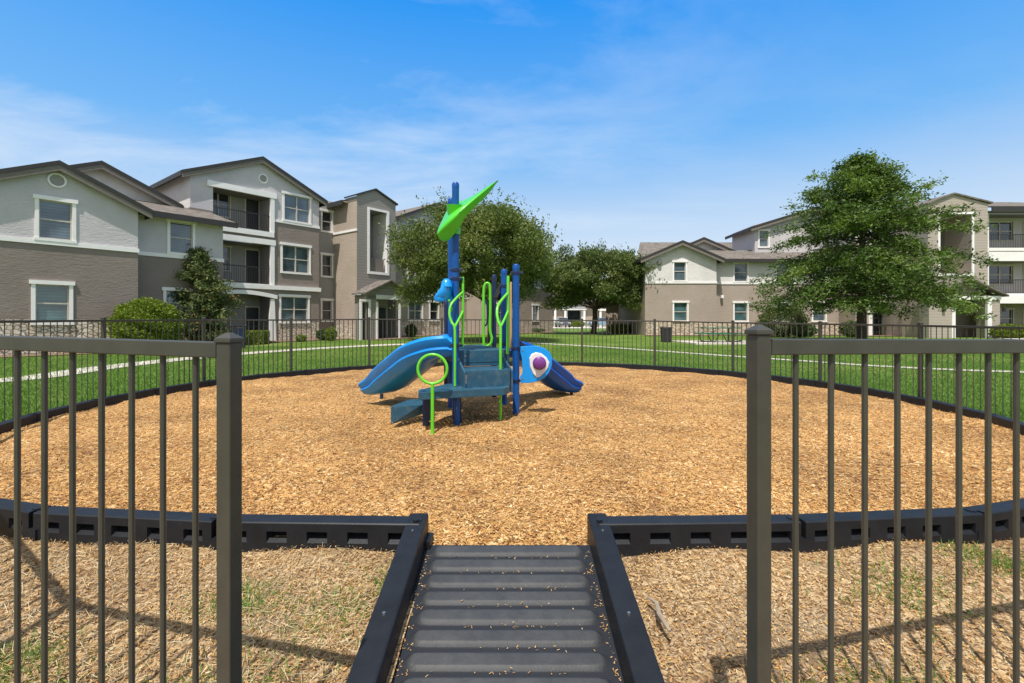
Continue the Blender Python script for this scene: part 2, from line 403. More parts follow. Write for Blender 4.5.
# mulch material
def mulch_mat(name, stops, patch=None, vs_=25.0):
    m, nt, b = new_mat(name); v = coords(nt)
    nz = N(nt, 'ShaderNodeTexNoise', i_Scale=18.0, i_Detail=3.0); nt.links.new(v, nz.inputs['Vector'])
    vm = N(nt, 'ShaderNodeVectorMath', operation='MULTIPLY_ADD'); nt.links.new(nz.outputs[1], vm.inputs[0])
    vm.inputs[1].default_value = (.06,.06,.0); nt.links.new(v, vm.inputs[2])
    outs = []; hts = []
    for ang, scl in ((.5, (1,2.6,1)), (2.1, (2.6,1,1))):
        mp = N(nt, 'ShaderNodeMapping'); mp.inputs['Scale'].default_value = scl; mp.inputs['Rotation'].default_value = (0,0,ang)
        nt.links.new(vm.outputs[0], mp.inputs[0])
        vo = N(nt, 'ShaderNodeTexVoronoi', i_Scale=vs_); nt.links.new(mp.outputs[0], vo.inputs['Vector'])
        sp = N(nt, 'ShaderNodeSeparateColor'); nt.links.new(vo.outputs['Color'], sp.inputs[0])
        r = ramp(nt, stops); nt.links.new(sp.outputs[0], r.inputs[0]); outs.append(r.outputs[0]); hts.append(sp.outputs[1])
    ns = N(nt, 'ShaderNodeTexNoise', i_Scale=34.0, i_Detail=1.0); nt.links.new(v, ns.inputs['Vector'])
    rs = ramp(nt, [(.47, (0,0,0)), (.53, (1,1,1))]); nt.links.new(ns.outputs[0], rs.inputs[0])
    c = mixc(nt, rs.outputs[0], outs[0], outs[1])
    nl = N(nt, 'ShaderNodeTexNoise', i_Scale=.9, i_Detail=5.0, i_Roughness=.6); nt.links.new(v, nl.inputs['Vector'])
    rl = ramp(nt, [(.36, (.68,.64,.64)), (.5, (.95,.93,.90)), (.64, (1.15,1.12,1.08))]); nt.links.new(nl.outputs[0], rl.inputs[0])
    c = mixc(nt, 1.0, c, rl.outputs[0], 'MULTIPLY')
    if patch:
        npz = N(nt, 'ShaderNodeTexNoise', i_Scale=1.1, i_Detail=6.0, i_Roughness=.7); nt.links.new(v, npz.inputs['Vector'])
        rp = ramp(nt, [(.52, (0,0,0)), (.64, (.8,.8,.8))]); nt.links.new(npz.outputs[0], rp.inputs[0])
        c = mixc(nt, rp.outputs[0], c, patch)
    nt.links.new(c, b.inputs['Base Color']); b.inputs['Roughness'].default_value = .9; b.inputs['Specular IOR Level'].default_value = .15
    mh = mixc(nt, rs.outputs[0], hts[0], hts[1]); bump(nt, b, mh, .8, .03)
    return m
CH_ST = [(0,(.11,.052,.02)),(.16,(.30,.155,.065)),(.40,(.46,.24,.08)),(.70,(.55,.325,.12)),(.90,(.65,.44,.20)),(1,(.74,.59,.35))]
M['mulch'] = mulch_mat('wood_chip_mulch', CH_ST)
M['mulch2'] = mulch_mat('worn_mulch', [(0,(.10,.06,.033)),(.25,(.27,.17,.085)),(.6,(.40,.28,.15)),(1,(.58,.46,.29))], (.23,.18,.115), 42.0)

# ------------------------------------------------------------------ border ring geometry
C0 = Vector((0, 7.3)); RB = 5.98
near_l = [(-.50,2.72),(-1.66,2.755),(-2.80,2.88),(-3.92,3.20),(-4.90,3.86)]
near_r = [(.47,2.72),(1.62,2.75),(2.74,2.86),(3.86,3.18),(4.90,3.86)]
def circ(a): return (C0.x+RB*math.sin(a), C0.y-RB*math.cos(a))
aL = math.atan2(4.90, 7.3-3.86)
a0 = math.atan2(4.90, 7.3-3.86); nseg = 24
arc = [circ(a0+(2*PI-2*a0)*i/nseg) for i in range(nseg+1)]   # right side round the back to the left
ring = [Vector(p) for p in near_r] + [Vector(p) for p in arc[1:-1]] + [Vector(p) for p in reversed(near_l)]
def inside(poly, x, y):
    c = False; n = len(poly); j = n-1
    for i in range(n):
        xi, yi = poly[i][0], poly[i][1]; xj, yj = poly[j][0], poly[j][1]
        if (yi > y) != (yj > y) and x < (xj-xi)*(y-yi)/(yj-yi)+xi: c = not c
        j = i
    return c
ZM = .055
def bumpz(x, y):
    return .012*math.sin(x*2.1+y*1.3)+.010*math.sin(x*5.3-y*4.1+1)+.008*math.sin(x*9.1+y*11.7)
def mz_(x, y):
    if y < 2.86 and abs(x+.02) < .5: return .012+(ZM+bumpz(x, y)-.012)*max(0, min(1, (y-2.66)/.2))
    hol = sum(-.045*math.exp(-((x-a)**2+(y-b)**2)/c) for a, b, c in ((-2.35,7.75,.10),(1.15,8.45,.09),(-1.5,5.4,.12)))
    return ZM + hol + bumpz(x, y) + .03*max(0, 1-abs(math.hypot(x, y-7.3)-5.2)/.9)*.5
# mulch bed: polygon grid
def bed(name, polytest, x0, x1, y0, y1, st, zf, mat):
    nx = int((x1-x0)/st)+1; ny = int((y1-y0)/st)+1
    idx = {}; mb = MB()
    def vid(i, j):
        if (i, j) not in idx:
            x = x0+i*st; y = y0+j*st; idx[(i, j)] = len(mb.v); mb.v.append(Vector((x, y, zf(x, y))))
        return idx[(i, j)]
    for j in range(ny):
        for i in range(nx):
            if polytest(x0+(i+.5)*st, y0+(j+.5)*st):
                mb.f.append((vid(i,j), vid(i+1,j), vid(i+1,j+1), vid(i,j+1))); mb.m.append(0)
    return tag(mb.build(name, mat, recalc=False, smooth=True), kind='structure')
bpoly = [tuple(p) for p in ring] + [(-.48,2.58),(.44,2.58)]
bed('mulch_ground', lambda x, y: inside(bpoly, x, y), -6.3, 6.3, 2.5, 13.5, .07, mz_, M['mulch'])
# worn strip between the fence and the border
strip_poly = [(-.2,.6),(.2,.6)] + [(6.16*math.sin(a), 7.3-6.16*math.cos(a)) for a in [.12+(2*PI-.24)*i/60 for i in range(61)]]
def sz(x, y):
    z = gz(x, y)+.006+.35*bumpz(x, y)
    # chips heaped against the black edging
    for (p, q) in ((near_l[0], near_l[1]), (near_r[0], near_r[1]), (near_l[1], near_l[2]), (near_r[1], near_r[2])):
        if min(p[0], q[0])-.1 < x < max(p[0], q[0])+.1 and y < 2.9:
            z += .035*max(0, 1-abs(y-2.68)/.35)*(.5+.5*math.sin(x*6.0+1))
    return z
bed('worn_ground', lambda x, y: (inside(strip_poly, x, y) or y < 1.5) and not inside(bpoly, x, y-.03) and not (abs(x+.022) < .45 and .95 < y < 2.68),
    -6.2, 6.2, -2.6, 6.0, .07, sz, M['mulch2'])

def scatter(name, pts, L, W, mat, rnd, tilt=.35, kind='stuff'):
    """one mesh of small flat chips"""
    n = len(pts); a = rng.uniform(0, 2*PI, n); t = rng.normal(0, tilt, n); t2 = rng.normal(0, tilt, n)
    d = np.stack([np.cos(a)*np.cos(t), np.sin(a)*np.cos(t), np.sin(t)], 1)
    e = np.stack([-np.sin(a)*np.cos(t2), np.cos(a)*np.cos(t2), np.sin(t2)], 1)
    L = L[:, None]/2; W = W[:, None]/2
    v = np.stack([pts-d*L-e*W, pts+d*L-e*W*.6, pts+d*L*.9+e*W, pts-d*L*.85+e*W*.8], 1).reshape(-1, 3)
    me = bpy.data.meshes.new(name); me.vertices.add(4*n); me.vertices.foreach_set('co', v.ravel())
    me.loops.add(4*n); me.loops.foreach_set('vertex_index', np.arange(4*n, dtype=np.int32))
    me.polygons.add(n); me.polygons.foreach_set('loop_start', np.arange(0, 4*n, 4, dtype=np.int32))
    me.polygons.foreach_set('loop_total', np.full(n, 4, dtype=np.int32)); me.materials.append(mat)
    at_ = me.attributes.new('rnd', 'FLOAT', 'FACE'); at_.data.foreach_set('value', rnd.astype(np.float32))
    me.update(); me.validate()
    o = bpy.data.objects.new(name, me); COL.objects.link(o)
    if kind: o['kind'] = kind
    return o
def pick(n, test, dmin, dmax, zf, off, power=1.0, xlim=1.12):
    out = []
    while len(out) < n:
        d = dmin+(dmax-dmin)*random.random()**power; x = random.uniform(-xlim, xlim)*d
        if test(x, d): out.append((x, d, zf(x, d)+off+random.uniform(-.002,.012)))
    return np.array(out)
p = pick(110000, lambda x, y: inside(bpoly, x, y), 2.6, 10.5, mz_, .003, 1.25)
def pn(p):
    x, y = p[:,0], p[:,1]
    return np.sin(x*.9+1.3*np.sin(y*.8))+.7*np.sin(x*2.3-y*1.7+2)+.5*np.sin(x*4.7+y*3.9)+.4*np.sin(x*9.1-y*7.3)
tag(scatter('wood_chips', p, rng.uniform(.007,.030,len(p)), rng.uniform(.0035,.0105,len(p)), M['chips'], np.clip(rng.beta(2.0,2.2,len(p))-.05+.07*pn(p), 0, 1)),
    'loose orange-tan wood chips lying over the play area inside the black edging', 'wood chips')
ins2 = lambda x, y: (not inside(bpoly, x, y)) and (inside(strip_poly, x, y) or y < 1.5) and not (abs(x+.022) < .57)
p = pick(24000, ins2, 1.25, 3.4, sz, .004, 1.0)
tag(scatter('scattered_chips', p, rng.uniform(.004,.021,len(p)), rng.uniform(.002,.007,len(p)), M['chips'], np.clip(rng.beta(2.0,2.1,len(p))-.04+.06*pn(p),0,1)),
    'pale scattered chips on the worn strip between fence and black edging', 'wood chips')
p = pick(5200, lambda x, y: ins2(x, y) and x < 0, 1.25, 3.2, sz, .006, 1.0)
tag(scatter('dry_straw', p, rng.uniform(.03,.10,len(p)), rng.uniform(.0015,.003,len(p)), M['straw'], rng.random(len(p)), .3),
    'thin dry straw strands littering the worn strip left of the ramp', 'straw')

def blades(name, pts, h, mat, rnd, wd=.006, lean=.45):
    n = len(pts); a = rng.uniform(0, 2*PI, n); l = rng.normal(0, lean, (n, 2))
    side = np.stack([np.cos(a), np.sin(a), np.zeros(n)], 1)*wd
    tip = pts + np.stack([l[:,0]*h, l[:,1]*h, h], 1)
    v = np.stack([pts-side, pts+side, tip], 1).reshape(-1, 3)
    me = bpy.data.meshes.new(name); me.vertices.add(3*n); me.vertices.foreach_set('co', v.ravel())
    me.loops.add(3*n); me.loops.foreach_set('vertex_index', np.arange(3*n, dtype=np.int32))
    me.polygons.add(n); me.polygons.foreach_set('loop_start', np.arange(0, 3*n, 3, dtype=np.int32))
    me.polygons.foreach_set('loop_total', np.full(n, 3, dtype=np.int32)); me.materials.append(mat)
    at_ = me.attributes.new('rnd', 'FLOAT', 'FACE'); at_.data.foreach_set('value', rnd.astype(np.float32)); me.update()
    o = bpy.data.objects.new(name, me); COL.objects.link(o); o['kind'] = 'stuff'; return o
lawn_ok = lambda x, y: math.hypot(x, y-7.3) > 6.14 and y > 4
p = pick(150000, lawn_ok, 4.6, 23, gz, -.006, 1.35, 1.1)
tag(blades('grass', p, rng.uniform(.02,.06,len(p)), M['grassblade'], np.clip(rng.beta(2,2.4,len(p)),0,1), .007),
    'mown green lawn grass outside the round fence', 'grass')
cl = [(-1.05,1.75,.16),(-.7,1.62,.10),(-1.35,1.60,.15),(-1.75,1.75,.13),(-.85,2.2,.16),(-.55,2.45,.08),(1.28,1.72,.17),(1.05,1.55,.12),(1.55,1.70,.13),(1.9,2.35,.16),(-1.3,2.3,.1),(2.6,2.6,.12),(.95,1.75,.06),(-2.0,1.95,.1)]
out = []
cl += [(-1.2,1.52,.10),(-.95,1.48,.09),(-1.55,1.5,.12),(1.15,1.5,.12),(1.35,1.58,.10),(1.5,1.55,.10),(-1.2,1.52,.10),(1.35,1.58,.10)]
while len(out) < 9500:
    c = random.choice(cl); x = random.gauss(c[0], c[2]); y = random.gauss(c[1], c[2]*.7)
    if ins2(x, y): out.append((x, y, sz(x, y)))
p = np.array(out)
tag(blades('sprouting_grass', p, rng.uniform(.015,.05,len(p)), M['grassblade'], np.clip(rng.beta(2.4,1.8,len(p)),0,1), .0028, .8),
    'thin green grass patches sprouting from the worn strip by the near fence', 'grass')

# driftwood-like chunk right of the ramp
mb = MB(); mb.tube([(.66,2.02,.0),(.64,2.10,.02),(.655,2.19,.018),(.63,2.25,.01)], [.006,.012,.009,.004], 7)
tag(mb.build('wood_chunk', M['stump'], smooth=True), 'weathered grey-brown wood splinter lying right of the ramp edge', 'wood piece')

# ------------------------------------------------------------------ border edging
def timber_parts(mb, p0, p1, z0, zt, w=.115, outer=-1, slots=5):
    """hollow-look edging timber with slotted outer face; mi 0 plastic, 1 slot"""
    p0 = Vector(p0); p1 = Vector(p1); d = (p1-p0); L = d.length; d.normalize(); n = Vector((d.y, -d.x))
    if n.dot(Vector((0, 7.3))-(p0+p1)/2) > 0: n = -n       # n points outwards
    def fn(a, b, z): q = p0+d*a+n*b; return (q.x, q.y, z)
    g = .012; a0 = g; a1 = L-g; h = w/2; c = .006
    # body: back, top with chamfers, ends
    mb.face([fn(a0,-h,z0), fn(a1,-h,z0), fn(a1,-h,zt-c), fn(a0,-h,zt-c)])
    mb.face([fn(a0,-h,zt-c), fn(a1,-h,zt-c), fn(a1,-h+c,zt), fn(a0,-h+c,zt)])
    mb.face([fn(a0,-h+c,zt), fn(a1,-h+c,zt), fn(a1,h-c,zt), fn(a0,h-c,zt)])
    mb.face([fn(a0,h-c,zt), fn(a1,h-c,zt), fn(a1,h,zt-c), fn(a0,h,zt-c)])
    for a in (a0, a1):
        mb.face([fn(a,-h,z0), fn(a,h,z0), fn(a,h,zt-c), fn(a,h-c,zt), fn(a,-h+c,zt), fn(a,-h,zt-c)])
    # front with slots
    sw = .115; zs0 = zt-.112; zs1 = zt-.050; cs = [a0]
    for i in range(slots):
        m_ = a0+(a1-a0)*(i+.5)/slots; cs += [m_-sw/2, m_+sw/2]
    cs.append(a1)
    zl = [z0, zs0, zs1, zt-c]
    for i in range(len(cs)-1):
        for k in range(3):
            if i % 2 == 1 and k == 1:
                A, B = cs[i], cs[i+1]; ib = .012
                bl, br, tr, tl = fn(A,h,zs0), fn(B,h,zs0), fn(B,h,zs1), fn(A,h,zs1)
                ibl, ibr, itr, itl = fn(A+ib,h-.05,zs0+.036), fn(B-ib,h-.05,zs0+.036), fn(B-ib,h-.045,zs1), fn(A+ib,h-.045,zs1)
                mb.face([bl,br,ibr,ibl]); mb.face([br,tr,itr,ibr]); mb.face([tr,tl,itl,itr]); mb.face([tl,bl,ibl,itl])
                mb.face([ibl,ibr,itr,itl], 1)
            else:
                mb.face([fn(cs[i],h,zl[k]), fn(cs[i+1],h,zl[k]), fn(cs[i+1],h,zl[k+1]), fn(cs[i],h,zl[k+1])])
    # interlocking knuckle and stake boss at the joint
    mb.box(L-.05, L+.05, -h+.006, h+.004, z0, zt-.095, fn)
    mb.tube([fn(L-.03,0,zt-.02), fn(L-.03,0,zt+.006)], .028, 12)

bo = thing('border_edging', 'low black plastic edging with slots curving round the wood chip play area', 'edging', (0, 7.3, 0))
for i in range(len(ring)-1):
    a, b_ = ring[i], ring[i+1]
    mid = (a+b_)/2; back = mid.y > 6
    mb = MB(); timber_parts(mb, a, b_, -.10 if not back else 0, .175 if mid.y < 4 else .165, slots=5)
    o = mb.build('border_timber', [M['black'], M['slot_dark']], bo, recalc=False)
    if i in (0, len(ring)-2):
        pass

# ------------------------------------------------------------------ ramp
rp = thing('access_ramp', 'black ridged rubber ramp between two side timbers leading into the chips', 'ramp', (.03, 1.8, 0))
def rz(y): return .036-.175*(2.66-y)
mb = MB(); nyr = 240; y0r, y1r = .95, 2.70; xc = -.022
xsr = [-.455,-.44,-.43,-.42,-.41,-.40,-.39,-.38,-.36,-.33,-.2,0,.2,.33,.36,.38,.39,.40,.41,.42,.43,.44,.455]
pitch = .114
worn = []  # ridge height at each vertex, drives the ramp colour
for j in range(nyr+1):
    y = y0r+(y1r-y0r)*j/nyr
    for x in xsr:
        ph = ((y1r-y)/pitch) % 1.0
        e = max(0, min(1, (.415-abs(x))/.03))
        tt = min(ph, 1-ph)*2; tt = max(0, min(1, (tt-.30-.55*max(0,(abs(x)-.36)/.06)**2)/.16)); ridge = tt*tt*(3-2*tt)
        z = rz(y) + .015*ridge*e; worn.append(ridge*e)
        mb.v.append(Vector((xc+x, y, z)))
nxr = len(xsr)
mb.f = [(j*nxr+i, j*nxr+i+1, (j+1)*nxr+i+1, (j+1)*nxr+i) for j in range(nyr) for i in range(nxr-1)]; mb.m = [0]*len(mb.f)
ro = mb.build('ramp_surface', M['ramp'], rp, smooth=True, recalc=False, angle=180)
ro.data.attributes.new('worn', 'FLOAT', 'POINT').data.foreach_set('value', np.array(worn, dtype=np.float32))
for sgn, xo in ((-1, -.535), (1, .488)):
    mb = MB()
    # timber slopes with the ramp; splayed a touch like the real one
    def fn(a, b, z, xo=xo, sgn=sgn): return (xo+b, a, z)
    ya, yb = .95, 2.79; za, zb = .19-.16*(2.75-ya), .19
    h = .055
    for (q0, q1) in ((ya, yb),):
        mb.hexa([fn(q0,-h,za-.26), fn(q1,-h,zb-.26), fn(q1,h,zb-.26), fn(q0,h,za-.26),
                 fn(q0,-h,za), fn(q1,-h,zb), fn(q1,h,zb), fn(q0,h,za)])
    t = mb.build('side_timber', M['black'], rp, bevel=.010)
    for y, r_, mt_ in ((2.70,.017,'black'), (2.60,.006,'bolt'), (2.02,.007,'bolt'), (1.55,.006,'bolt')):
        z = .19-.16*(2.75-y); mb = MB()
        mb.tube([(xo,y,z-.004), (xo,y,z+.006)], r_, 10); mb.build('bolt', M[mt_], t)
    # inner kerb flange between the timber and the ramp
    mb = MB(); xi = xo - sgn*.055
    mb.hexa([(xi-.003,.96,rz(.96)-.04),(xi-.003,2.62,rz(2.62)-.04),(xi+.003,2.62,rz(2.62)-.04),(xi+.003,.96,rz(.96)-.04),
             (xi-.003,.96,rz(.96)+.03),(xi-.003,2.62,rz(2.62)+.03),(xi+.003,2.62,rz(2.62)+.03),(xi+.003,.96,rz(.96)+.03)])
# loose chips on the ramp grooves
out = []
while len(out) < 330:
    k = random.randint(0, 11); y = y1r-pitch*k-random.gauss(0,.006)+random.choice((0,0,0,.02)); x = random.gauss(.05,.17) if random.random() < .6 else random.choice((-.415,.43))+random.gauss(0,.012)
    if 1.4 < y < 2.64 and abs(x) < .44: out.append((xc+x, y, rz(y)+(.006 if random.random()<.85 else .02)))
for k in range(160): 
    y = random.uniform(1.45,2.6); out.append((xc+random.choice((-.437,.437))+random.gauss(0,.006), y, rz(y)+.004))
p = np.array(out)
o = scatter('ramp_chips', p, rng.uniform(.004,.015,len(p)), rng.uniform(.002,.005,len(p)), M['chips'], rng.beta(3,2,len(p)), .25)
tag(o, 'few loose chips caught in the ramp grooves', 'wood chips')

# ------------------------------------------------------------------ fence
RF = 6.15
def fpt(a): return Vector((RF*math.sin(a), 7.3-RF*math.cos(a)))
fp = [Vector((.656,1.285)), Vector((2.35,1.68)), Vector((3.90,2.58)), Vector((5.02,3.62))]
aR = 0
L4 = [Vector((-5.02,3.66)), Vector((-3.75,2.70)), Vector((-2.24,1.64)), Vector((-.751,1.285))]
aRf = math.atan2(5.02, 7.3-3.62); nb = 14
back = [fpt(aRf+(2*PI-2*aRf)*i/nb) for i in range(1, nb)]
FP = fp + back + L4
def ztop(p):
    if p.y < 1.3: return 1.2415 if p.x < 0 else 1.2495
    return 1.2725+.0275*((p.y-7.3)/6)-.038*p.x/6 + (.02 if p.y > 12 else 0)
fe = thing('metal_fence', 'dark bronze metal picket fence ringing the play area, open at the ramp', 'fence', (0, 7.3, 0))
picks = []
def pmesh(r=.0095):
    pass
for i, p in enumerate(FP):
    zt = ztop(p); gate = i in (0, len(FP)-1)
    zb = gz(p.x, p.y)-.06 if p.y < 4 else -.05
    # orientation along chords
    q = FP[min(i+1, len(FP)-1)]-FP[max(i-1, 0)]; q.normalize(); n = Vector((-q.y, q.x)); hw = .0215 if gate else .025
    def fn(a, b, z, p=p, q=q, n=n): r = p+q*a+n*b; return (r.x, r.y, z)
    top = zt + (.011 if i == len(FP)-1 else .024 if i == 0 else .025)
    mb = MB(); mb.box(-hw, hw, -hw, hw, zb, top-.012, fn)
    po = mb.build('post', M['bronze'], fe, bevel=.003)
    mb = MB(); cw = hw+.004
    mb.box(-cw, cw, -cw, cw, top-.012, top-.001, fn)
    mb.hexa([fn(-cw,-cw,top-.001),fn(cw,-cw,top-.001),fn(cw,cw,top-.001),fn(-cw,cw,top-.001),
             fn(-.006,-.006,top+.014),fn(.006,-.006,top+.014),fn(.006,.006,top+.014),fn(-.006,.006,top+.014)])
    mb.build('cap', M['bronze'], po, bevel=.002)
for i in range(len(FP)-1):
    a, b_ = FP[i], FP[i+1]; d = b_-a; L = d.length; d.normalize()
    za, zb = ztop(a), ztop(b_)
    A = Vector((a.x+d.x*.025, a.y+d.y*.025, za-.021)); B = Vector((b_.x-d.x*.025, b_.y-d.y*.025, zb-.021))
    hgt = .042 if i in (0, len(FP)-2) else .032
    mb = MB(); mb.bar(A, B, .038, hgt); 
    o = mb.build('top_rail', M['bronze'], fe, bevel=.003)
    ga, gb = (gz(a.x, a.y), gz(b_.x, b_.y))
    mb = MB(); mb.bar((A.x, A.y, ga+.09), (B.x, B.y, gb+.09), .034, .03); mb.build('bottom_rail', M['bronze'], fe)
    sp = .109 if i == len(FP)-2 else .1105 if i == 0 else .108
    k = int(round((L-.05)/sp)); 
    for j in range(1, k):
        t = j/k; x = a.x+(b_.x-a.x)*t; y = a.y+(b_.y-a.y)*t
        r = .0095
        picks.append((math.hypot(x, y), x, y, ga+(gb-ga)*t+.05, za+(zb-za)*t-.03, r, d))
picks.sort(key=lambda p: (0 if abs(p[1]/max(p[2],.1)) < 1.25 else 1, p[0]))
stuffmb = MB()
for n_, (dd, x, y, z0, z1, r, d) in enumerate(picks):
    tgt = MB() if n_ < 99 else stuffmb
    n = Vector((-d.y, d.x)); r_ = .0078 if y < 4 else .0072
    if n_ < 99: tgt.tube([(x, y, z0), (x, y, z1)], r_, 4 if y > 5 else 8, cap=False); tgt.build('picket', M['bronze'], fe, smooth=y < 5)
    else:
        tgt.box(-r_, r_, -r_, r_, z0, z1, lambda a, b, z, x=x, y=y, d=d, n=n: (x+d.x*a+n.x*b, y+d.y*a+n.y*b, z))
o = stuffmb.build('far_pickets', M['bronze'], fe); o['kind'] = 'stuff'

# ------------------------------------------------------------------ play structure
ps = thing('play_structure', 'blue and lime green playground climber with two slides and a leaf-shaped top', 'play structure', (-.4, 6.7, .06))
A = Vector((.053, 6.38)); B = Vector((-.712, 6.1)); C = Vector((-.862, 6.84)); Dp = Vector((-.117, 7.1)); E = Vector((-.29, 7.85)); G = Vector((-1.03, 7.58))
def post(P, top, mat, r=.045):
    mb = MB(); mb.tube([(P.x, P.y, -.05), (P.x, P.y, top-.06)], r, 20, cap=False)
    po = mb.build('post', mat, ps, smooth=True)
    mb = MB(); rings = [(r*1.04, top-.075), (r*1.04, top-.03), (r*.8, top-.008), (r*.35, top), (.001, top+.001)]
    mb.loft([[(P.x+rr*math.cos(2*PI*k/16), P.y+rr*math.sin(2*PI*k/16), z) for k in range(16)] for rr, z in rings])
    mb.build('cap', mat, po, smooth=True); return po
pA = post(A, 2.04, M['blue_post']); pB = post(B, 3.04, M['blue_post']); pC = post(C, 3.03, M['blue_post'])
pD = post(Dp, 2.05, M['blue_post']); pE = post(E, 2.04, M['navy'], .036); pG = post(G, 1.6, M['navy'], .036)
def clamp(P, z, par, r=.052):
    mb = MB(); mb.tube([(P.x, P.y, z-.022), (P.x, P.y, z+.022)], r, 18)
    mb.box(P.x+.04, P.x+.095, P.y-.03, P.y-.005, z-.014, z+.014); mb.box(P.x-.07, P.x-.04, P.y-.03, P.y-.005, z-.014, z+.014)
    mb.build('clamp', M['navy'], par, bevel=.003)
for P, par, zs in ((A, pA, (1.92,.93,.50)), (B, pB, (1.93,.98,1.82)), (Dp, pD, (1.80,.95)), (C, pC, (1.0,))):
    for z in zs: clamp(P, z, par)

def perforated(name, poly, z, par, mat, pitch=.055, th=.012, rim=.075, org=None, ang=0, label=None):
    """deck sheet with real square holes, a folded rim round it"""
    mb = MB(); s = pitch/3; ca, sa = math.cos(ang), math.sin(ang); ox, oy = org or (poly[0][0], poly[0][1])
    idx = {}
    def vid(i, j):
        if (i, j) not in idx:
            x, y = i*s, j*s; idx[(i, j)] = len(mb.v); mb.v.append(Vector((ox+x*ca-y*sa, oy+x*sa+y*ca, z)))
        return idx[(i, j)]
    R_ = int(1.7/s)
    for i in range(-R_, R_):
        for j in range(-R_, R_):
            if i % 3 == 1 and j % 3 == 1: continue
            x, y = (i+.5)*s, (j+.5)*s
            if inside(poly, ox+x*ca-y*sa, oy+x*sa+y*ca):
                mb.f.append((vid(i,j), vid(i+1,j), vid(i+1,j+1), vid(i,j+1))); mb.m.append(0)
    o = mb.build(name, mat, par, recalc=False, solid=th)
    mb = MB(); k = len(poly)
    for i in range(k):
        a = Vector((*poly[i], z-rim/2+.003)); b_ = Vector((*poly[(i+1) % k], z-rim/2+.003)); mb.bar(a, b_, .03, rim)
    mb.build('rim', mat, o, bevel=.004); return o
e = (A-B).normalized(); nn = Vector((e.y, -e.x))       # nn points to the camera side
ang = math.atan2(e.y, e.x)
def q(base, a, b): r = base+e*a+nn*b; return (r.x, r.y)
ZD = .90
perforated('deck', [q(B,.05,-.14), q(B,.76,-.14), q(B,.76,-.78), q(B,.05,-.78)], ZD, ps, M['teal'], org=tuple(B), ang=ang, rim=.16)
perforated('deck', [q(B,.05,-.80), q(B,.76,-.80), q(B,.76,-1.50), q(B,.05,-1.50)], ZD+.0, ps, M['teal'], org=tuple(B), ang=ang, rim=.12)
# stairs between deck and transfer platform
st = thing  # (name kept free)
def step(a0, a1, b0, b1, z, zlow):
    o = perforated('step', [q(B,a0,b1), q(B,a1,b1), q(B,a1,b0), q(B,a0,b0)], z, ps, M['teal'], org=tuple(B), ang=ang, rim=.05)
    mb = MB(); c = [(*q(B,a0,b1+.018),zlow),(*q(B,a1,b1+.018),zlow),(*q(B,a1,b1-.004),zlow),(*q(B,a0,b1-.004),zlow)]
    mb.hexa(c+[(p_[0],p_[1],z-.012) for p_ in c]); 
    k = 9
    for i in range(k):
        t = a0+(a1-a0)*(i+.5)/k; p_ = q(B,t,b1+.004); p2 = q(B,t,b1-.06)
        mb.tube([(*p_, z-.004), (*p2, z-.004)], .013, 8)
    mb.build('riser', M['teal'], o, bevel=.003); return o
step(.05, .60, -.15, .34, .69, .49)
mb = MB()
c = [(*q(B,.05,-.145),.70),(*q(B,.62,-.145),.70),(*q(B,.62,-.13),.70),(*q(B,.05,-.13),.70)]
mb.hexa(c+[(p_[0],p_[1],.885) for p_ in c]); mb.build('deck_riser', M['teal'], ps)
for t in (.03, .63):
    mb = MB(); a_ = [q(B,t-.012,-.14), q(B,t+.012,-.14)]; b_ = [q(B,t-.012,.36), q(B,t+.012,.36)]
    mb.hexa([(*a_[0],.46),(*a_[1],.46),(*b_[1],.40),(*b_[0],.40),(*a_[0],.89),(*a_[1],.89),(*b_[1],.675),(*b_[0],.675)])
    mb.build('stringer', M['teal'], ps, bevel=.004)
mb = MB(); 
mb.tube([(*q(B,.16,-.128),.83),(*q(B,.16,-.115),.83)], .012, 8)
mb.build('bolt', M['bolt'], ps)
pf = [(-1.03,5.40),(-.10,5.76),(-.04,5.92),(-.15,6.04),(-.80,6.12),(-1.07,5.60)]
perforated('transfer_platform', pf, .49, ps, M['teal'], org=(-1.03,5.4), ang=.37, rim=.085)
# lower step left of the platform with a tapered side panel
o = perforated('lower_step', [(-1.41,5.68),(-1.09,5.83),(-1.0,6.25),(-1.30,6.15)], .285, ps, M['teal'], org=(-1.41,5.68), ang=.4, rim=.04)
mb = MB(); mb.hexa([(-1.42,5.66,.075),(-1.08,5.86,.16),(-1.07,5.885,.16),(-1.41,5.69,.075),(-1.42,5.66,.27),(-1.08,5.80,.285),(-1.07,5.825,.285),(-1.41,5.69,.27)])
mb.build('side_panel', M['teal'], o, bevel=.004)
mb = MB(); mb.tube([(-1.40,5.655,.10),(-1.40,5.665,.10)], .012, 8); mb.build('bolt', M['bolt'], o)
mb = MB(); mb.box(-1.06,-.99,5.72,5.78,.05,.42); mb.box(-.98,-.91,5.66,5.70,.12,.42); mb.build('bracket', M['navy'], ps, bevel=.004)
mb = MB(); mb.box(-.715,-.62,5.88,5.94,-.05,.42); mb.build('platform_leg', M['navy'], ps, bevel=.006)
mb = MB(); mb.tube([(-.66,5.83,-.05),(-.66,5.83,.42)], .035, 14); mb.build('platform_leg', M['blue_post'], ps, smooth=True)
# ring pole
mb = MB(); rc_ = Vector((-.888, 5.40, .752)); R_ = .163
mb.tube([rc_+Vector((R_*math.cos(2*PI*k/40), 0, R_*math.sin(2*PI*k/40))) for k in range(40)], .0165, 10, closed=True)
mb.tube([(-.888,5.40,-.05),(-.888,5.40,.752-R_)], .020, 12); mb.build('ring_pole', M['green'], ps, smooth=True)
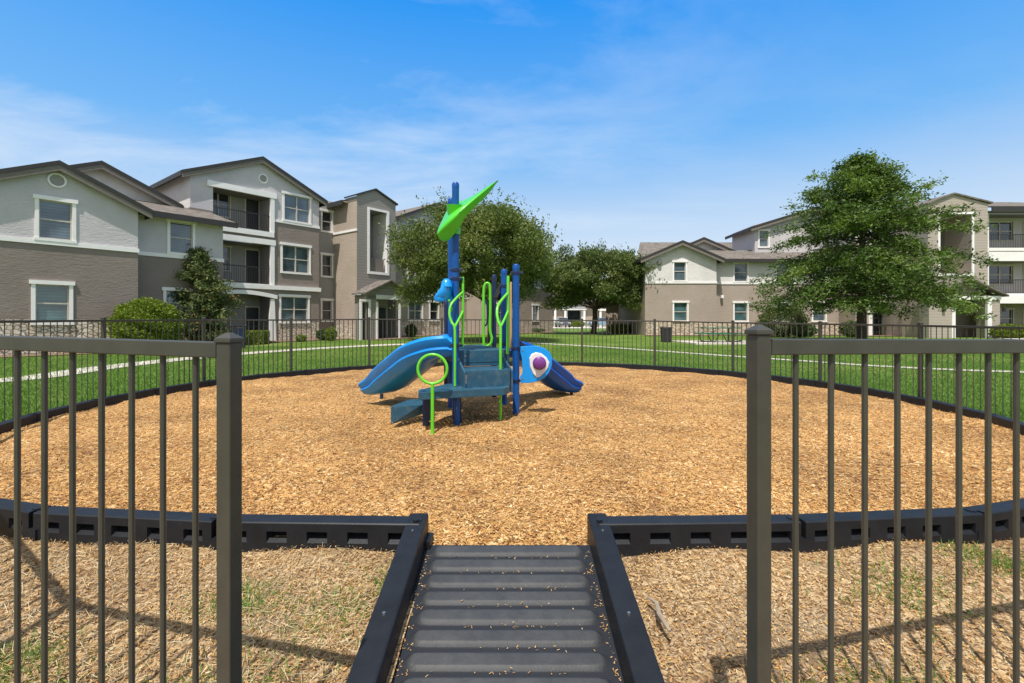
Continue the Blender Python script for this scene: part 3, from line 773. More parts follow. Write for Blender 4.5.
# curved lime handrails
def spline(pts, n=6):
    out = []; P = [Vector(p) for p in pts]
    for i in range(len(P)-1):
        p0 = P[max(i-1,0)]; p1 = P[i]; p2 = P[i+1]; p3 = P[min(i+2,len(P)-1)]
        for k in range(n):
            t = k/n
            out.append(.5*((2*p1)+(-p0+p2)*t+(2*p0-5*p1+4*p2-p3)*t*t+(-p0+3*p1-3*p2+p3)*t**3))
    return out+[P[-1]]
mb = MB()
mb.tube(spline([at(463,277,6.12), at(463,292,6.1), at(463,322,6.1), at(462.5,347,6.1)]), .016, 10)
mb.tube(spline([at(463,292,6.1), at(457,297.5,6.03), at(451,305,5.96), at(449.5,314,5.92), at(451.5,322,5.9), at(454.5,327.5,5.88), at(455,345,5.87), at(455,366,5.87), at(455,386,5.87)]), .016, 10)
mb.tube(spline([at(454.5,327.5,5.88), at(459,319,5.99), at(463,311,6.1)]), .015, 10)
mb.tube([at(463,278,6.12), at(457,278,6.12)], .012, 8)
mb.build('handrail', M['green'], ps, smooth=True)
mb = MB()
mb.tube(spline([at(508.2,276,6.35), at(508,293,6.33), at(508,318,6.33), at(507.5,354,6.33)]), .020, 10)
mb.tube(spline([at(508,293,6.33), at(502.5,299,6.22), at(498,306,6.12), at(497,314,6.06), at(498.5,322,6.02), at(500.5,328,6.0), at(500.5,350,5.98), at(500.5,384,5.98), at(500.5,422,5.98)]), .018, 10)
mb.tube(spline([at(500.5,327,6.0), at(504.5,319,6.15), at(508,311,6.33)]), .015, 10)
mb.build('handrail', M['green'], ps, smooth=True)
# arch climber at the rear deck
mb = MB()
mb.tube(spline([at(484,352,7.7), at(483.6,330,7.7), at(483.6,300,7.7), at(484,288,7.7), at(486,283.5,7.7), at(489,284,7.7), at(490,289,7.7), at(490.3,310,7.7), at(490,330,7.7), at(491.8,338,7.7), at(490.5,344,7.7), at(486,346.5,7.7)]), .022, 10)
mb.build('arch_rail', M['green'], ps, smooth=True)
mb = MB()
mb.tube(spline([at(484,300,7.72), at(487,303,7.72), at(487.3,322,7.72), at(484,326,7.72)]), .015, 8)
mb.build('arch_rung', M['navy'], ps, smooth=True)
# tan and dark side panels between the right hand posts
mb = MB(); P0 = at(509.5,280,6.62); P1 = at(511,352,6.62)
mb.hexa([(P1.x-.012,6.60,.90),(P1.x+.012,6.60,.90),(P1.x-.03,6.95,.90),(P1.x-.054,6.95,.90),(P1.x-.012,6.60,1.82),(P1.x+.012,6.60,1.82),(P1.x-.03,6.95,1.78),(P1.x-.054,6.95,1.78)])
mb.build('side_barrier', M['tan_panel'], ps, bevel=.004)
mb = MB(); c = at(499.5,293,7.15)
mb.tube([c+Vector((-.05,0,-.09)), c+Vector((.05,.02,.10))], [.055,.07], 6); mb.build('rubber_grip', M['slot_dark'], ps, bevel=.01)

# leaf canopy
rows = [((437,234,5.95),(436,232,6.1),(438,237,5.98)),
        ((442,226,5.88),(442,219,6.35),(440.5,241,6.0)),
        ((449,218.5,5.82),(446.5,209,6.5),(447,243.5,6.05)),
        ((457,211.5,5.82),(451.5,202.5,6.55),(454.5,236,6.02)),
        ((465,205,5.86),(459,201.5,6.5),(462,222,5.98)),
        ((475,197.5,5.95),(472,196,6.42),(471,211,6.02)),
        ((485,189.5,6.06),(484,188,6.38),(482,201.5,6.10)),
        ((493,183.8,6.18),(492,182.8,6.36),(491.5,191.5,6.22)),
        ((498.3,180,6.28),(498,179.8,6.31),(498.2,181,6.29))]
mb = MB()
for cr, bk, fr in rows:
    c_ = at(*cr); b1 = at(*bk); f1 = at(*fr)
    m1 = (c_+b1)/2 - Vector((0,0,.015)); m2 = (c_+f1)/2 - Vector((.01,0,.0))
    mb.v += [b1, m1, c_+Vector((0,0,.012)), m2, f1]
mb.f = [(i*5+j, i*5+j+1, (i+1)*5+j+1, (i+1)*5+j) for i in range(len(rows)-1) for j in range(4)]; mb.m = [0]*len(mb.f)
lf = mb.build('leaf_canopy', M['leafgreen'], ps, smooth=True, recalc=False, solid=.018, angle=180); lf.modifiers.new('u','SUBSURF').render_levels = 2; lf.modifiers['u'].levels = 2
mb = MB(); zc = CH-(230.5-HZ)/F*6.1
mb.tube([(B.x,B.y,zc-.05),(B.x,B.y,zc+.04)], .062, 18); mb.tube([(B.x,B.y,zc+.04),(B.x+.02,B.y,zc+.3)], [.06,.14], 18)
mb.build('collar', M['leafgreen'], lf, smooth=True)
mb = MB()
for t0, t1 in (((449,206,6.35),(462,208,6.0)), ((447,210,6.25),(461,212,5.86))):
    mb.tube([at(*t0), at(*t1)], .008, 6)
mb.build('vein', M['leafgreen'], lf, smooth=True)

# blue horn-shaped talk piece on the tall post
mb = MB()
path = [(434.3,298,5.96,.012),(436.5,296.5,5.96,.035),(440,294.5,5.97,.065),(443.5,292.5,5.98,.095),(446.5,291,6.0,.118),(449,290,6.02,.11),(451,290,6.05,.08)]
rings = []
for px, y, d, r in path:
    c = at(px, y, d); rings.append([c+Vector((.25*r*math.cos(t), r*.8*math.cos(t), r*math.sin(t)*1.05)) for t in [2*PI*k/18 for k in range(18)]])
mb.loft(rings)
c = at(446.5,282,6.0); mb.loft([[c+Vector((rr*math.cos(t), rr*math.sin(t), zz)) for t in [2*PI*k/14 for k in range(14)]] for rr, zz in ((.075,-.06),(.062,-.01),(.045,.025),(.02,.042))])
c = at(440,299,5.97); mb.loft([[c+Vector((rr*math.cos(t)*1.6, rr*math.sin(t), zz)) for t in [2*PI*k/14 for k in range(14)]] for rr, zz in ((.02,-.035),(.045,-.02),(.05,.01),(.03,.03))])
hn = mb.build('talk_horn', M['panel'], ps, smooth=True)
mb = MB(); mb.tube([at(449,300,5.98), at(451,305,6.02), at(452,311,6.08)], .014, 8); mb.build('horn_bracket', M['green'], hn, smooth=True)

# eye panel on the front right post
mb = MB(); d0 = 6.30
out_ = [(520.5,346.5),(530,345.8),(538,346),(545,348.5),(550,352.5),(552.3,358.5),(551.8,366),(549,372.5),(544.5,378),(538,381.5),(530,383),(521,383.3),(519.8,377),(522.5,373),(522,360),(520.3,352)]
fr_ = [at(x, y, d0) for x, y in out_]; bk_ = [p_+Vector((0,.03,0)) for p_ in fr_]
mb.loft([fr_, bk_])
ep = mb.build('eye_panel', M['panel'], ps, bevel=.006)
mb = MB(); cen = at(539.5,365.2,d0-.004)
egg = [(529.3,358),(531.5,354),(536,352.3),(541.5,353.5),(546.5,357.5),(549.5,362.5),(548.5,367),(545,372),(539.5,377),(536.5,377.8),(533,374),(530,367)]
f1 = [at(x, y, d0-.006) for x, y in egg]; f2 = [cen+(p_-cen)*.93+Vector((0,-.012,0)) for p_ in f1]
mb.loft([[p_+Vector((0,.004,0)) for p_ in f1], f1, f2]); wh = mb.build('eye_white', M['whitep'], ep)
mb = MB(); cen = at(539.3,363,d0)
def disc(mb, c, prof, n=22):
    mb.loft([[c+Vector((r*math.cos(t), yy, r*math.sin(t))) for t in [2*PI*k/n for k in range(n)]] for r, yy in prof])
disc(mb, cen, [(.088,-.015),(.088,-.035),(.070,-.045),(.062,-.075),(.066,-.085),(.060,-.11),(.035,-.12),(.001,-.122)])
mb.build('knob', M['purple'], ep, smooth=True, angle=35)
mb = MB()
for x, y in ((522.5,350),(522.5,378.5)): disc(mb, at(x,y,d0), [(.01,0),(.01,-.008)], 8)
mb.build('bolt', M['bolt'], ep)

# slides
def slide(name, path, half, wall, mat, foot, ridges=True):
    P = spline(path, 5); rings = []
    n = len(P)
    for i, p_ in enumerate(P):
        d = P[min(i+1,n-1)]-P[max(i-1,0)]; dh = Vector((d.x, d.y, 0)).normalized(); lat = Vector((dh.y, -dh.x, 0))
        dn = d.normalized(); up = lat.cross(dn).normalized()
        if up.z < 0: up = -up
        t = i/(n-1); W = wall*(1-.35*max(0,(t-.75)/.25)) * (1 if t > .06 else .8)
        h = half
        prof = [(-h-.05,W-.03),(-h-.02,W+.005),(-h+.02,W),(-h+.045,W*.5),(-h+.09,.03),(-h+.16,0),(h-.16,0),(h-.09,.03),(h-.045,W*.5),(h-.02,W),(h+.02,W+.005),(h+.05,W-.03),
                (h+.03,W*.55),(h+.005,W*.42),(h+.02,W*.25),(h-.04,-.03),(h-.16,-.06),(-h+.16,-.06),(-h+.04,-.03),(-h-.02,W*.25),(-h-.005,W*.42),(-h-.03,W*.55)]
        rings.append([p_+lat*a+up*b for a, b in prof])
    mb = MB(); mb.loft(rings); o = mb.build(name, mat, ps, smooth=True, angle=55)
    mb = MB(); mb.tube([foot+Vector((0,0,-.25)), foot+Vector((0,0,.14))], .028, 12); mb.build('slide_foot', M['navy'], o, smooth=True)
    return o
sl = slide('slide', [(-.80,6.45,.875),(-.98,6.44,.86),(-1.17,6.52,.765),(-1.40,6.74,.60),(-1.64,7.02,.43),(-1.86,7.28,.28),(-2.06,7.46,.215)], .29, .225, M['slide'], Vector((-2.09,7.75,.10)))
# hood at the slide entrance
sl2 = slide('slide', [(-.12,7.42,.80),(.04,7.46,.76),(.29,7.66,.58),(.56,7.92,.35),(.78,8.14,.18),(1.00,8.30,.12)], .26, .21, M['slide2'], Vector((1.02,8.30,.03)))
mb = MB(); mb.hexa([(.06,6.95,.9),(.10,6.95,.9),(.12,7.6,.9),(.08,7.6,.9),(.05,6.95,1.12),(.08,6.95,1.12),(.10,7.6,1.05),(.07,7.6,1.05)])
h0 = [at(519,338.5,6.75), at(519,350,6.75), at(532,350,6.9), at(527,346.5,6.9), at(522,342.5,6.8)]
mb2 = MB(); mb2.loft([h0, [p_+Vector((.0,.5,0)) for p_ in h0]]); mb2.build('slide_hood', M['navy'], sl2, bevel=.01)

# ------------------------------------------------------------------ buildings
class Frame:
    def __init__(s, u, v): s.u = Vector(u); s.v = Vector(v)
    def P(s, t, q, z): r = s.u*t+s.v*q; return Vector((r.x, r.y, z))
    def d(s, px, q): rx = (px-512)/F; return q/(rx*s.v.x+s.v.y)
    def t(s, px, q): d = s.d(px, q); return ((px-512)/F*s.u.x+s.u.y)*d
    def z(s, px, y, q): return CH-(y-HZ)/F*s.d(px, q)
def fmap(fr, q): return lambda a, dp, z: fr.P(a, q-dp, z)          # wall facing v; depth goes inside
def smap(fr, t, sg=1): return lambda a, dp, z: fr.P(t+sg*dp, a, z)  # wall facing -u (sg=1) or +u (sg=-1)

def wall(mb, mp, a0, a1, z0, z1, openings=(), band=lambda z: 0, splits=(), gable=None, rev=.14):
    """opening: (a0,a1,z0,z1)"""
    A_ = sorted(set([a0, a1]+[x for o in openings for x in o[:2] if a0 < x < a1]))
    Z_ = sorted(set([z0, z1]+[x for o in openings for x in o[2:4] if z0 < x < z1]+[s_ for s_ in splits if z0 < s_ < z1]))
    for i in range(len(A_)-1):
        for j in range(len(Z_)-1):
            ca = (A_[i]+A_[i+1])/2; cz = (Z_[j]+Z_[j+1])/2
            if any(o[0] < ca < o[1] and o[2] < cz < o[3] for o in openings): continue
            mb.face([mp(A_[i],0,Z_[j]), mp(A_[i+1],0,Z_[j]), mp(A_[i+1],0,Z_[j+1]), mp(A_[i],0,Z_[j+1])], band(cz))
    for o in openings:
        r_ = o[4] if len(o) > 4 else rev; k = band((o[2]+o[3])/2)
        mb.face([mp(o[0],0,o[2]),mp(o[0],r_,o[2]),mp(o[0],r_,o[3]),mp(o[0],0,o[3])], k)
        mb.face([mp(o[1],0,o[2]),mp(o[1],r_,o[2]),mp(o[1],r_,o[3]),mp(o[1],0,o[3])], k)
        mb.face([mp(o[0],0,o[3]),mp(o[1],0,o[3]),mp(o[1],r_,o[3]),mp(o[0],r_,o[3])], k)
        mb.face([mp(o[0],0,o[2]),mp(o[1],0,o[2]),mp(o[1],r_,o[2]),mp(o[0],r_,o[2])], k)
    if gable: mb.face([mp(a0,0,z1), mp(a1,0,z1), mp(gable[0],0,gable[1])], band(z1+.1))

def window(mp, a0, a1, z0, z1, par, wide=False, pane='pane', trim='white', tw=.11, proud=.045):
    """a0..z1 = outer trim extents; returns the wall opening"""
    ia0, ia1, iz0, iz1 = a0+tw, a1-tw, z0+tw*.9, z1-tw*1.3
    mb = MB()
    mb.box(a0, ia0, -proud, .02, z0+tw*.9, iz1, mp); mb.box(ia1, a1, -proud, .02, z0+tw*.9, iz1, mp)
    mb.box(a0-.05, a1+.05, -proud-.03, .02, iz1, z1, mp); mb.box(a0-.02, a1+.02, -proud-.02, .02, z0, z0+tw*.9, mp)
    o = mb.build('window', M[trim], par)
    mb = MB(); s_ = .04
    mb.box(ia0, ia0+s_, .05, .10, iz0, iz1, mp); mb.box(ia1-s_, ia1, .05, .10, iz0, iz1, mp)
    mb.box(ia0+s_, ia1-s_, .05, .10, iz0, iz0+s_, mp); mb.box(ia0+s_, ia1-s_, .05, .10, iz1-s_, iz1, mp)
    zm = (iz0+iz1)/2; mb.box(ia0+s_, ia1-s_, .045, .10, zm-.025, zm+.025, mp)
    if wide:
        am = (ia0+ia1)/2; mb.box(am-.035, am+.035, .04, .098, iz0+s_, zm-.025, mp); mb.box(am-.035, am+.035, .04, .098, zm+.025, iz1-s_, mp)
    mb.build('sash', M['sash'], o)
    mb = MB(); mb.face([mp(ia0,.09,iz0), mp(ia1,.09,iz0), mp(ia1,.09,iz1), mp(ia0,.09,iz1)])
    mb.build('pane', M[pane], o, recalc=False)
    return (ia0, ia1, iz0, iz1)

def slab(mb, pts, th, mi=0):
    pts = [Vector(p) for p in pts]; lo = [p-Vector((0,0,th)) for p in pts]
    mb.hexa(lo+pts, mi)
def gable_roof(fr, tc, half, zap, slope, qf, qb, par, name='roof', left=True, right=True):
    """ridge along v; zap = top of the ridge. Roof slabs + rake and eave boards"""
    mb = MB(); ze = zap-half*slope
    if left: slab(mb, [fr.P(tc-half,qf,ze), fr.P(tc,qf,zap), fr.P(tc,qb,zap), fr.P(tc-half,qb,ze)], .09)
    if right: slab(mb, [fr.P(tc+.001,qf,zap), fr.P(tc+half,qf,ze), fr.P(tc+half,qb,ze), fr.P(tc+.001,qb,zap)], .09)
    o = mb.build(name, M['shingle'], par)
    mb = MB()
    for sg in (-1, 1):
        if (sg < 0 and not left) or (sg > 0 and not right): continue
        te = tc+sg*half
        # rake board under the front edge, then soffit and eave fascia
        mb.hexa([fr.P(te,qf-.03,ze-.36), fr.P(tc,qf-.03,zap-.36), fr.P(tc,qf+.012,zap-.36), fr.P(te,qf+.012,ze-.36),
                 fr.P(te,qf-.03,ze-.09), fr.P(tc,qf-.03,zap-.09), fr.P(tc,qf+.012,zap-.09), fr.P(te,qf+.012,ze-.09)], 0)
        mb.hexa([fr.P(te,qf+.012,ze-.14), fr.P(tc,qf+.012,zap-.14), fr.P(tc,qf+.04,zap-.14), fr.P(te,qf+.04,ze-.14),
                 fr.P(te,qf+.012,ze+.012), fr.P(tc,qf+.012,zap+.012), fr.P(tc,qf+.04,zap+.012), fr.P(te,qf+.04,ze+.012)], 1)
        mb.hexa([fr.P(te+sg*.003,qf,ze-.26), fr.P(te+sg*.05,qf,ze-.26), fr.P(te+sg*.05,qb,ze-.26), fr.P(te+sg*.003,qb,ze-.26),
                 fr.P(te+sg*.003,qf,ze-.0), fr.P(te+sg*.05,qf,ze-.02), fr.P(te+sg*.05,qb,ze-.02), fr.P(te+sg*.003,qb,ze-.0)], 1)
    mb.build('rake_board', [M['soffit'], M['fascia']], o); return o
def shed_roof(fr, t0, t1, q0, z0, q1, z1, par, name='roof'):
    """low edge at (q0,z0) rising to (q1,z1), t0..t1"""
    mb = MB(); slab(mb, [fr.P(t0,q0,z0), fr.P(t1,q0,z0), fr.P(t1,q1,z1), fr.P(t0,q1,z1)], .09)
    o = mb.build(name, M['shingle'], par)
    mb = MB(); mb.hexa([fr.P(t0,q0-.02,z0-.24), fr.P(t1,q0-.02,z0-.24), fr.P(t1,q0+.04,z0-.24), fr.P(t0,q0+.04,z0-.24),
                        fr.P(t0,q0+.003,z0-.09), fr.P(t1,q0+.003,z0-.09), fr.P(t1,q0+.04,z0+.01), fr.P(t0,q0+.04,z0+.01)])
    mb.build('eave_board', M['fascia'], o); return o
def round_vent(mp, a, z, r, par):
    mb = MB(); n = 16
    ring_ = lambda rr, dp: [mp(a+rr*math.cos(2*PI*k/n), dp, z+rr*math.sin(2*PI*k/n)) for k in range(n)]
    mb.loft([ring_(r,.01), ring_(r,-.05), ring_(r*.78,-.05), ring_(r*.78,.0)], cap=False)
    o = mb.build('gable_vent', M['white'], par)
    mb = MB(); mb.face(ring_(r*.8,-.012)); mb.build('louvre', M['st_mid'], o, recalc=False)
def trimband(mp, a0, a1, z, h, par, proud=.05, name='trim_band'):
    mb = MB(); mb.box(a0, a1, -proud, .01, z-h/2, z+h/2, mp); return mb.build(name, M['white'], par)

def balcony(fr, q, t0, t1, zf, zh, par, wmat, depth=1.35, door=True, slab_h=.28, rail=True, col=None, ground=False, woff=.15, wwid=None, doff=None):
    """recess behind an opening t0..t1 x zf..zh: walls, ceiling, floor slab edge, door, window, railing"""
    mp = fmap(fr, q); mb = MB()
    bq = depth
    W_ = t1-t0
    dz0 = zf+.02
    da0 = t0+(W_*.74 if doff is None else doff); da1 = min(da0+.78, t1-.1)
    wa0 = t0+woff; wa1 = wa0+(wwid or min(1.35, W_*.42))
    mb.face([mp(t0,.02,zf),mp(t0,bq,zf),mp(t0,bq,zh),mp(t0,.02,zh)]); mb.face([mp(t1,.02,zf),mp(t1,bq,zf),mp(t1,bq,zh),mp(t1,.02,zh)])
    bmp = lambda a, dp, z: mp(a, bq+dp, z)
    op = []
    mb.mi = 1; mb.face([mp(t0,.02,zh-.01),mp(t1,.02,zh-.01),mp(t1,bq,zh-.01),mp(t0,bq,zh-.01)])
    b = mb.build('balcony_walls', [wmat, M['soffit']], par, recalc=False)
    mb = MB()
    if not ground: op.append(window(bmp, wa0, wa1, zf+.75, zf+2.2, b, wide=True, pane='pane_dark', trim='sash', tw=.07))
    else: op.append(window(bmp, wa0, wa1, zf+.75, zf+2.2, b, wide=True, pane='pane_dark', trim='sash', tw=.07))
    wall(mb, bmp, t0, t1, zf, zh, op); mb.build('back_wall', wmat, b, recalc=False)
    mb = MB(); mb.box(da0-.08, da1+.08, -.04, -.004, dz0, zf+2.15, bmp); mb.build('door_frame', M['sash'], b)
    mb = MB(); mb.box(da0, da1, -.07, -.041, dz0, zf+2.07, bmp); mb.build('door', M['door'], b)
    mb = MB(); mb.face([mp(t0,.02,zf+.01),mp(t1,.02,zf+.01),mp(t1,bq,zf+.01),mp(t0,bq,zf+.01)]); mb.build('floor', M['concrete'], b, recalc=False)
    if slab_h and not ground:
        mb = MB(); mb.box(t0-.03, t1+.12, -.14, -.004, zf-slab_h+.06, zf+.06, mp); mb.build('balcony_edge', M['white'], par)
    if rail:
        mb = MB(); zr = zf+1.0
        mb.box(t0, t1, .02, .06, zr-.03, zr+.02, mp); mb.box(t0, t1, .02, .05, zf+.10, zf+.13, mp)
        k = int(W_/.115)
        for i in range(k+1):
            x = t0+W_*i/k; mb.box(x-.008, x+.008, .028, .044, zf+.13, zr-.03, mp)
        mb.build('railing', M['rail'], par)
    return b
def column(mp, a0, a1, z0, z1, par, taper=0, mat='white', proud=.10):
    mb = MB(); mb.hexa([mp(a0-taper,-proud,z0), mp(a1+taper,-proud,z0), mp(a1+taper,.06,z0), mp(a0-taper,.06,z0),
                        mp(a0,-proud,z1), mp(a1,-proud,z1), mp(a1,.06,z1), mp(a0,.06,z1)])
    return mb.build('column', M[mat], par)

GB = -.05
# ---- left building, turned about 38 degrees
th = math.radians(37.65)
FL = Frame((math.sin(th), math.cos(th)), (math.cos(th), -math.sin(th)))
bl = thing('apartment_building', 'grey and brown stucco apartment block on the left with stone base and stacked balconies', 'building', (-16, 24, 0))
ZS = 4.13
band2 = lambda z: 0 if z > ZS else (1 if z > 1.32 else 2)
# gable wing nearest the camera
q = -24.2; mp = fmap(FL, q); t0, t1 = 1.45, FL.t(138, q); tc = 3.9
ops = [window(mp, FL.t(34.5,q), FL.t(76,q), 4.18, 5.82, bl), window(mp, FL.t(31,q), FL.t(73,q), 1.12, 2.74, bl, pane='pane_teal')]
mb = MB(); wall(mb, mp, t0, t1, GB, 5.80, ops, band2, (ZS, 1.32), (tc, 7.0))
sm = smap(FL, t1, -1); wall(mb, sm, q-.8, q, GB, 5.80, (), band2, (ZS, 1.32))
sm = smap(FL, t0, 1); wall(mb, sm, q-12, q, GB, 5.80, (), band2, (ZS, 1.32))
mb.build('gable_wing', [M['st_grey'], M['st_brown'], M['stone_l']], bl, recalc=False)
trimband(mp, t0, t1+.03, ZS, .16, bl); round_vent(mp, FL.t(57,q), 6.45, .27, bl)
gable_roof(FL, tc, 2.85, 7.14, .46, q+.24, q-8, bl)
# second gable behind it
q2 = -28.1; mp = fmap(FL, q2)
mb = MB(); wall(mb, mp, 2.9, 8.9, 4.5, 7.0, (), gable=(5.9, 8.3)); mb.build('rear_gable', M['st_light'], bl, recalc=False)
gable_roof(FL, 5.9, 3.15, 8.40, .44, q2+.42, q2-8, bl)
# recessed wing with low roof
q = -25.0; mp = fmap(FL, q); ta, tb = t1, FL.t(223, q)
ops = [window(mp, FL.t(167,q), FL.t(195,q), 4.2, 5.80, bl), window(mp, FL.t(163,q), FL.t(191,q), 1.12, 2.74, bl, pane='pane_teal')]
mb = MB(); wall(mb, mp, ta, tb, GB, 5.85, ops, band2, (ZS, 1.32))
wall(mb, smap(FL, tb, -1), -27.7, q, GB, 5.85, (), band2, (ZS, 1.32))
mb.build('link_wing', [M['st_grey'], M['st_brown'], M['stone_l']], bl, recalc=False)
trimband(mp, ta+.05, tb+.03, ZS, .16, bl)
shed_roof(FL, t1-.9, tb+.45, q+.5, 5.92, -28.3, 7.05, bl)
# three storey block
q = -27.7; mp = fmap(FL, q); ta, tb = 9.37, FL.t(319, q); tcm = (ta+tb)/2
b0, b1 = FL.t(213,q), FL.t(271,q)
F3, F2, F1 = 6.22, 3.25, GB
band3 = lambda z: 0 if z > 6.98 else (1 if z > 1.15 else 2)
ops = [(b0,b1,F3,8.25,.02), (b0,b1,F2,5.55,.02), (b0,b1,F1,2.75,.02)]
w3 = window(mp, FL.t(282.4,q), FL.t(311,q), 7.06, 8.80, bl, wide=True)
w2 = window(mp, FL.t(280.5,q), FL.t(310.6,q), 4.02, 5.82, bl, wide=True)
w1 = window(mp, FL.t(279,q), FL.t(309.4,q), 1.10, 2.80, bl, wide=True)
mb = MB(); wall(mb, mp, ta, tb, GB, 8.72, ops+[w3,w2,w1], band3, (6.98, 1.15), (tcm, 8.72+(tb-ta)/2*.44))
wall(mb, smap(FL, ta, 1), q-9, q, GB, 8.75, (), lambda z: 3 if z > 6.98 else 1, (6.98,))
wall(mb, smap(FL, tb, -1), q-9, q, GB, 8.75, (), band3, (6.98, 1.15))
mb.build('tall_gable_block', [M['st_grey'], M['st_brown'], M['stone_l'], M['st_light']], bl, recalc=False)
gable_roof(FL, tcm, (tb-ta)/2+.42, 10.42, .435, q+.22, q-12, bl)
round_vent(mp, FL.t(263,q), 9.25, .26, bl)
for zf, zh, g_ in ((F3,8.25,False),(F2,5.55,False),(F1,2.75,True)):
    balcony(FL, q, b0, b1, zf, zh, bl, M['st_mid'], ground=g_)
trimband(mp, b0-.3, b1+.28, 8.38, .30, bl, .12, 'header'); trimband(mp, b0-.3, b1+.22, 5.70, .30, bl, .12, 'header')
trimband(mp, b1+.13, tb+.04, 7.0, .14, bl); trimband(mp, b0-.5, tb+.05, 3.16, .24, bl, .15)
for zc0, zc1 in ((F3+.06,8.23),(F2+.06,5.55)): column(mp, b1-.06, b1+.16, zc0, zc1, bl)
column(mp, b1-.06, b1+.16, F1, 2.5, bl, .10)
# arched patio header
mb = MB(); n = 10
for i in range(n):
    x0 = b0-.4+(b1+.3-b0+.4)*i/n; x1 = b0-.4+(b1+.3-b0+.4)*(i+1)/n
    f_ = lambda x: 2.62+.22*math.sin(PI*(x-b0+.4)/(b1-b0+.7))
    mb.hexa([mp(x0,-.14,f_(x0)-.12),mp(x1,-.14,f_(x1)-.12),mp(x1,0,f_(x1)-.12),mp(x0,0,f_(x0)-.12),mp(x0,-.14,f_(x0)+.1),mp(x1,-.14,f_(x1)+.1),mp(x1,0,f_(x1)+.1),mp(x0,0,f_(x0)+.1)])
mb.build('arched_header', M['white'], bl)
# recessed bay with narrow windows
q = -28.7; mp = fmap(FL, q); tr0, tr1 = tb, 17.98
ws = []
for ya, yb_, pn in ((209.5,232.5,'pane_dark'),(253,277.5,'pane_dark'),(298.5,322,'pane_dark')):
    za, zb = FL.z(326,yb_,q), FL.z(326,ya,q)
    ws.append(window(mp, FL.t(320.5,q), FL.t(333.0,q), max(1.0,za), zb, bl, pane=pn))
mb = MB(); wall(mb, mp, tr0, tr1, GB, 8.72, ws, lambda z: 0 if z > 1.15 else 1, (1.15,))
mb.build('recessed_bay', [M['st_mid'], M['st_brown']], bl, recalc=False)
# stair tower
qT = -26.1; TT0, TT1 = 17.98, 21.0
mb = MB(); wall(mb, smap(FL, TT0, 1), -33, qT, GB, 8.78, (), lambda z: 0 if z > 1.0 else 1, (1.0,))
mb.build('tower_side_wall', [M['st_tan'], M['stone_l']], bl, recalc=False)
mb = MB(); mb.box(-28.68, qT+.03, -.05, .01, FL.z(350,231.5,-27)-.07, FL.z(350,231.5,-27)+.07, smap(FL, TT0, 1)); mb.build('trim_band', M['white'], bl)
mp = fmap(FL, qT); oa, ob = FL.t(367.5,qT), FL.t(388.8,qT)
mb = MB(); wall(mb, mp, TT0, TT1, 3.0, 9.10, [(oa+.1,ob-.1,4.38,8.42,1.6)], gable=((TT0+TT1)/2-.15, 9.72))
wall(mb, smap(FL, TT1, -1), -30, qT, GB, 9.1)
mb.face([mp(oa,1.6,4.38), mp(ob,1.6,4.38), mp(ob,1.6,8.42), mp(oa,1.6,8.42)])
mb.build('stair_tower', M['siding'], bl, recalc=False)
mb = MB()
mb.box(oa,oa+.14,-.06,.02,4.25,8.5,mp); mb.box(ob-.2,ob,-.06,.02,4.25,8.5,mp); mb.box(oa+.14,ob-.2,-.06,.02,8.36,8.5,mp); mb.box(oa+.14,ob-.2,-.06,.02,4.25,4.42,mp)
mb.box(ob-.102,ob-.09,.02,1.59,4.42,8.4,mp)
mb.build('stair_opening_frame', M['white'], bl)
mb = MB(); mb.box(oa+.2,ob-.25,.2,.26,4.42,5.3,mp); mb.build('stair_parapet', M['soffit'], bl)
mb = MB()
tm = (TT0+TT1)/2-.15
slab(mb, [FL.P(TT0-.12,qT+.12,9.13), FL.P(tm,qT+.12,9.80), FL.P(tm,-27.3,9.80), FL.P(TT0-.12,-27.3,9.13)], .10)
slab(mb, [FL.P(tm+.001,qT+.12,9.80), FL.P(TT1+.12,qT+.12,9.13), FL.P(TT1+.12,-27.3,9.13), FL.P(tm+.001,-27.3,9.80)], .10)
mb.build('tower_roof', M['fascia'], bl)
mb = MB(); mb.box(TT0-.02, TT0+.05, -27.28, qT-.01, 8.785, 9.04, lambda a,b,z: FL.P(a,b,z)); mb.build('parapet_return', M['siding'], bl)
# entrance porch under the tower
qP = -24.9; mp = fmap(FL, qP); pa, pb = TT0-.25, TT1+.3
mb = MB(); pm = (pa+pb)/2
slab(mb, [FL.P(pa-.15,qP+.25,2.95), FL.P(pm,qP+.25,3.85), FL.P(pm,qT+.02,3.85), FL.P(pa-.15,qT+.02,2.95)], .1)
slab(mb, [FL.P(pm+.001,qP+.25,3.85), FL.P(pb+.15,qP+.25,2.95), FL.P(pb+.15,qT+.02,2.95), FL.P(pm+.001,qT+.02,3.85)], .1)
pr_ = mb.build('porch_roof', M['shingle'], bl)
mb = MB(); mb.face([mp(pa,0,2.85), mp(pb,0,2.85), mp(pm,0,3.74)]); mb.box(pa, pb, 0, .05, 2.6, 2.85, mp); mb.build('porch_gable', M['siding'], pr_, recalc=False)
o1a, o1b = FL.t(361.5,qP), FL.t(368.5,qP); o2a, o2b = FL.t(377,qP), FL.t(399,qP)
mb = MB(); wall(mb, mp, pa+.1, o2a+.02, GB, 2.85, [(o1a,o1b,GB,2.35,.4)])
mb.build('porch_wall', M['siding'], bl, recalc=False)
mb = MB(); wall(mb, smap(FL, pa+.1, 1), qT, qP, GB, 2.85); mb.build('porch_side_wall', M['siding'], bl, recalc=False)
mb = MB(); mb.face([mp(pa+.1,1.15,GB),mp(o2b,1.15,GB),mp(o2b,1.15,2.85),mp(pa+.1,1.15,2.85)])
mb.build('porch_back_wall', M['siding'], bl, recalc=False)
mb = MB()
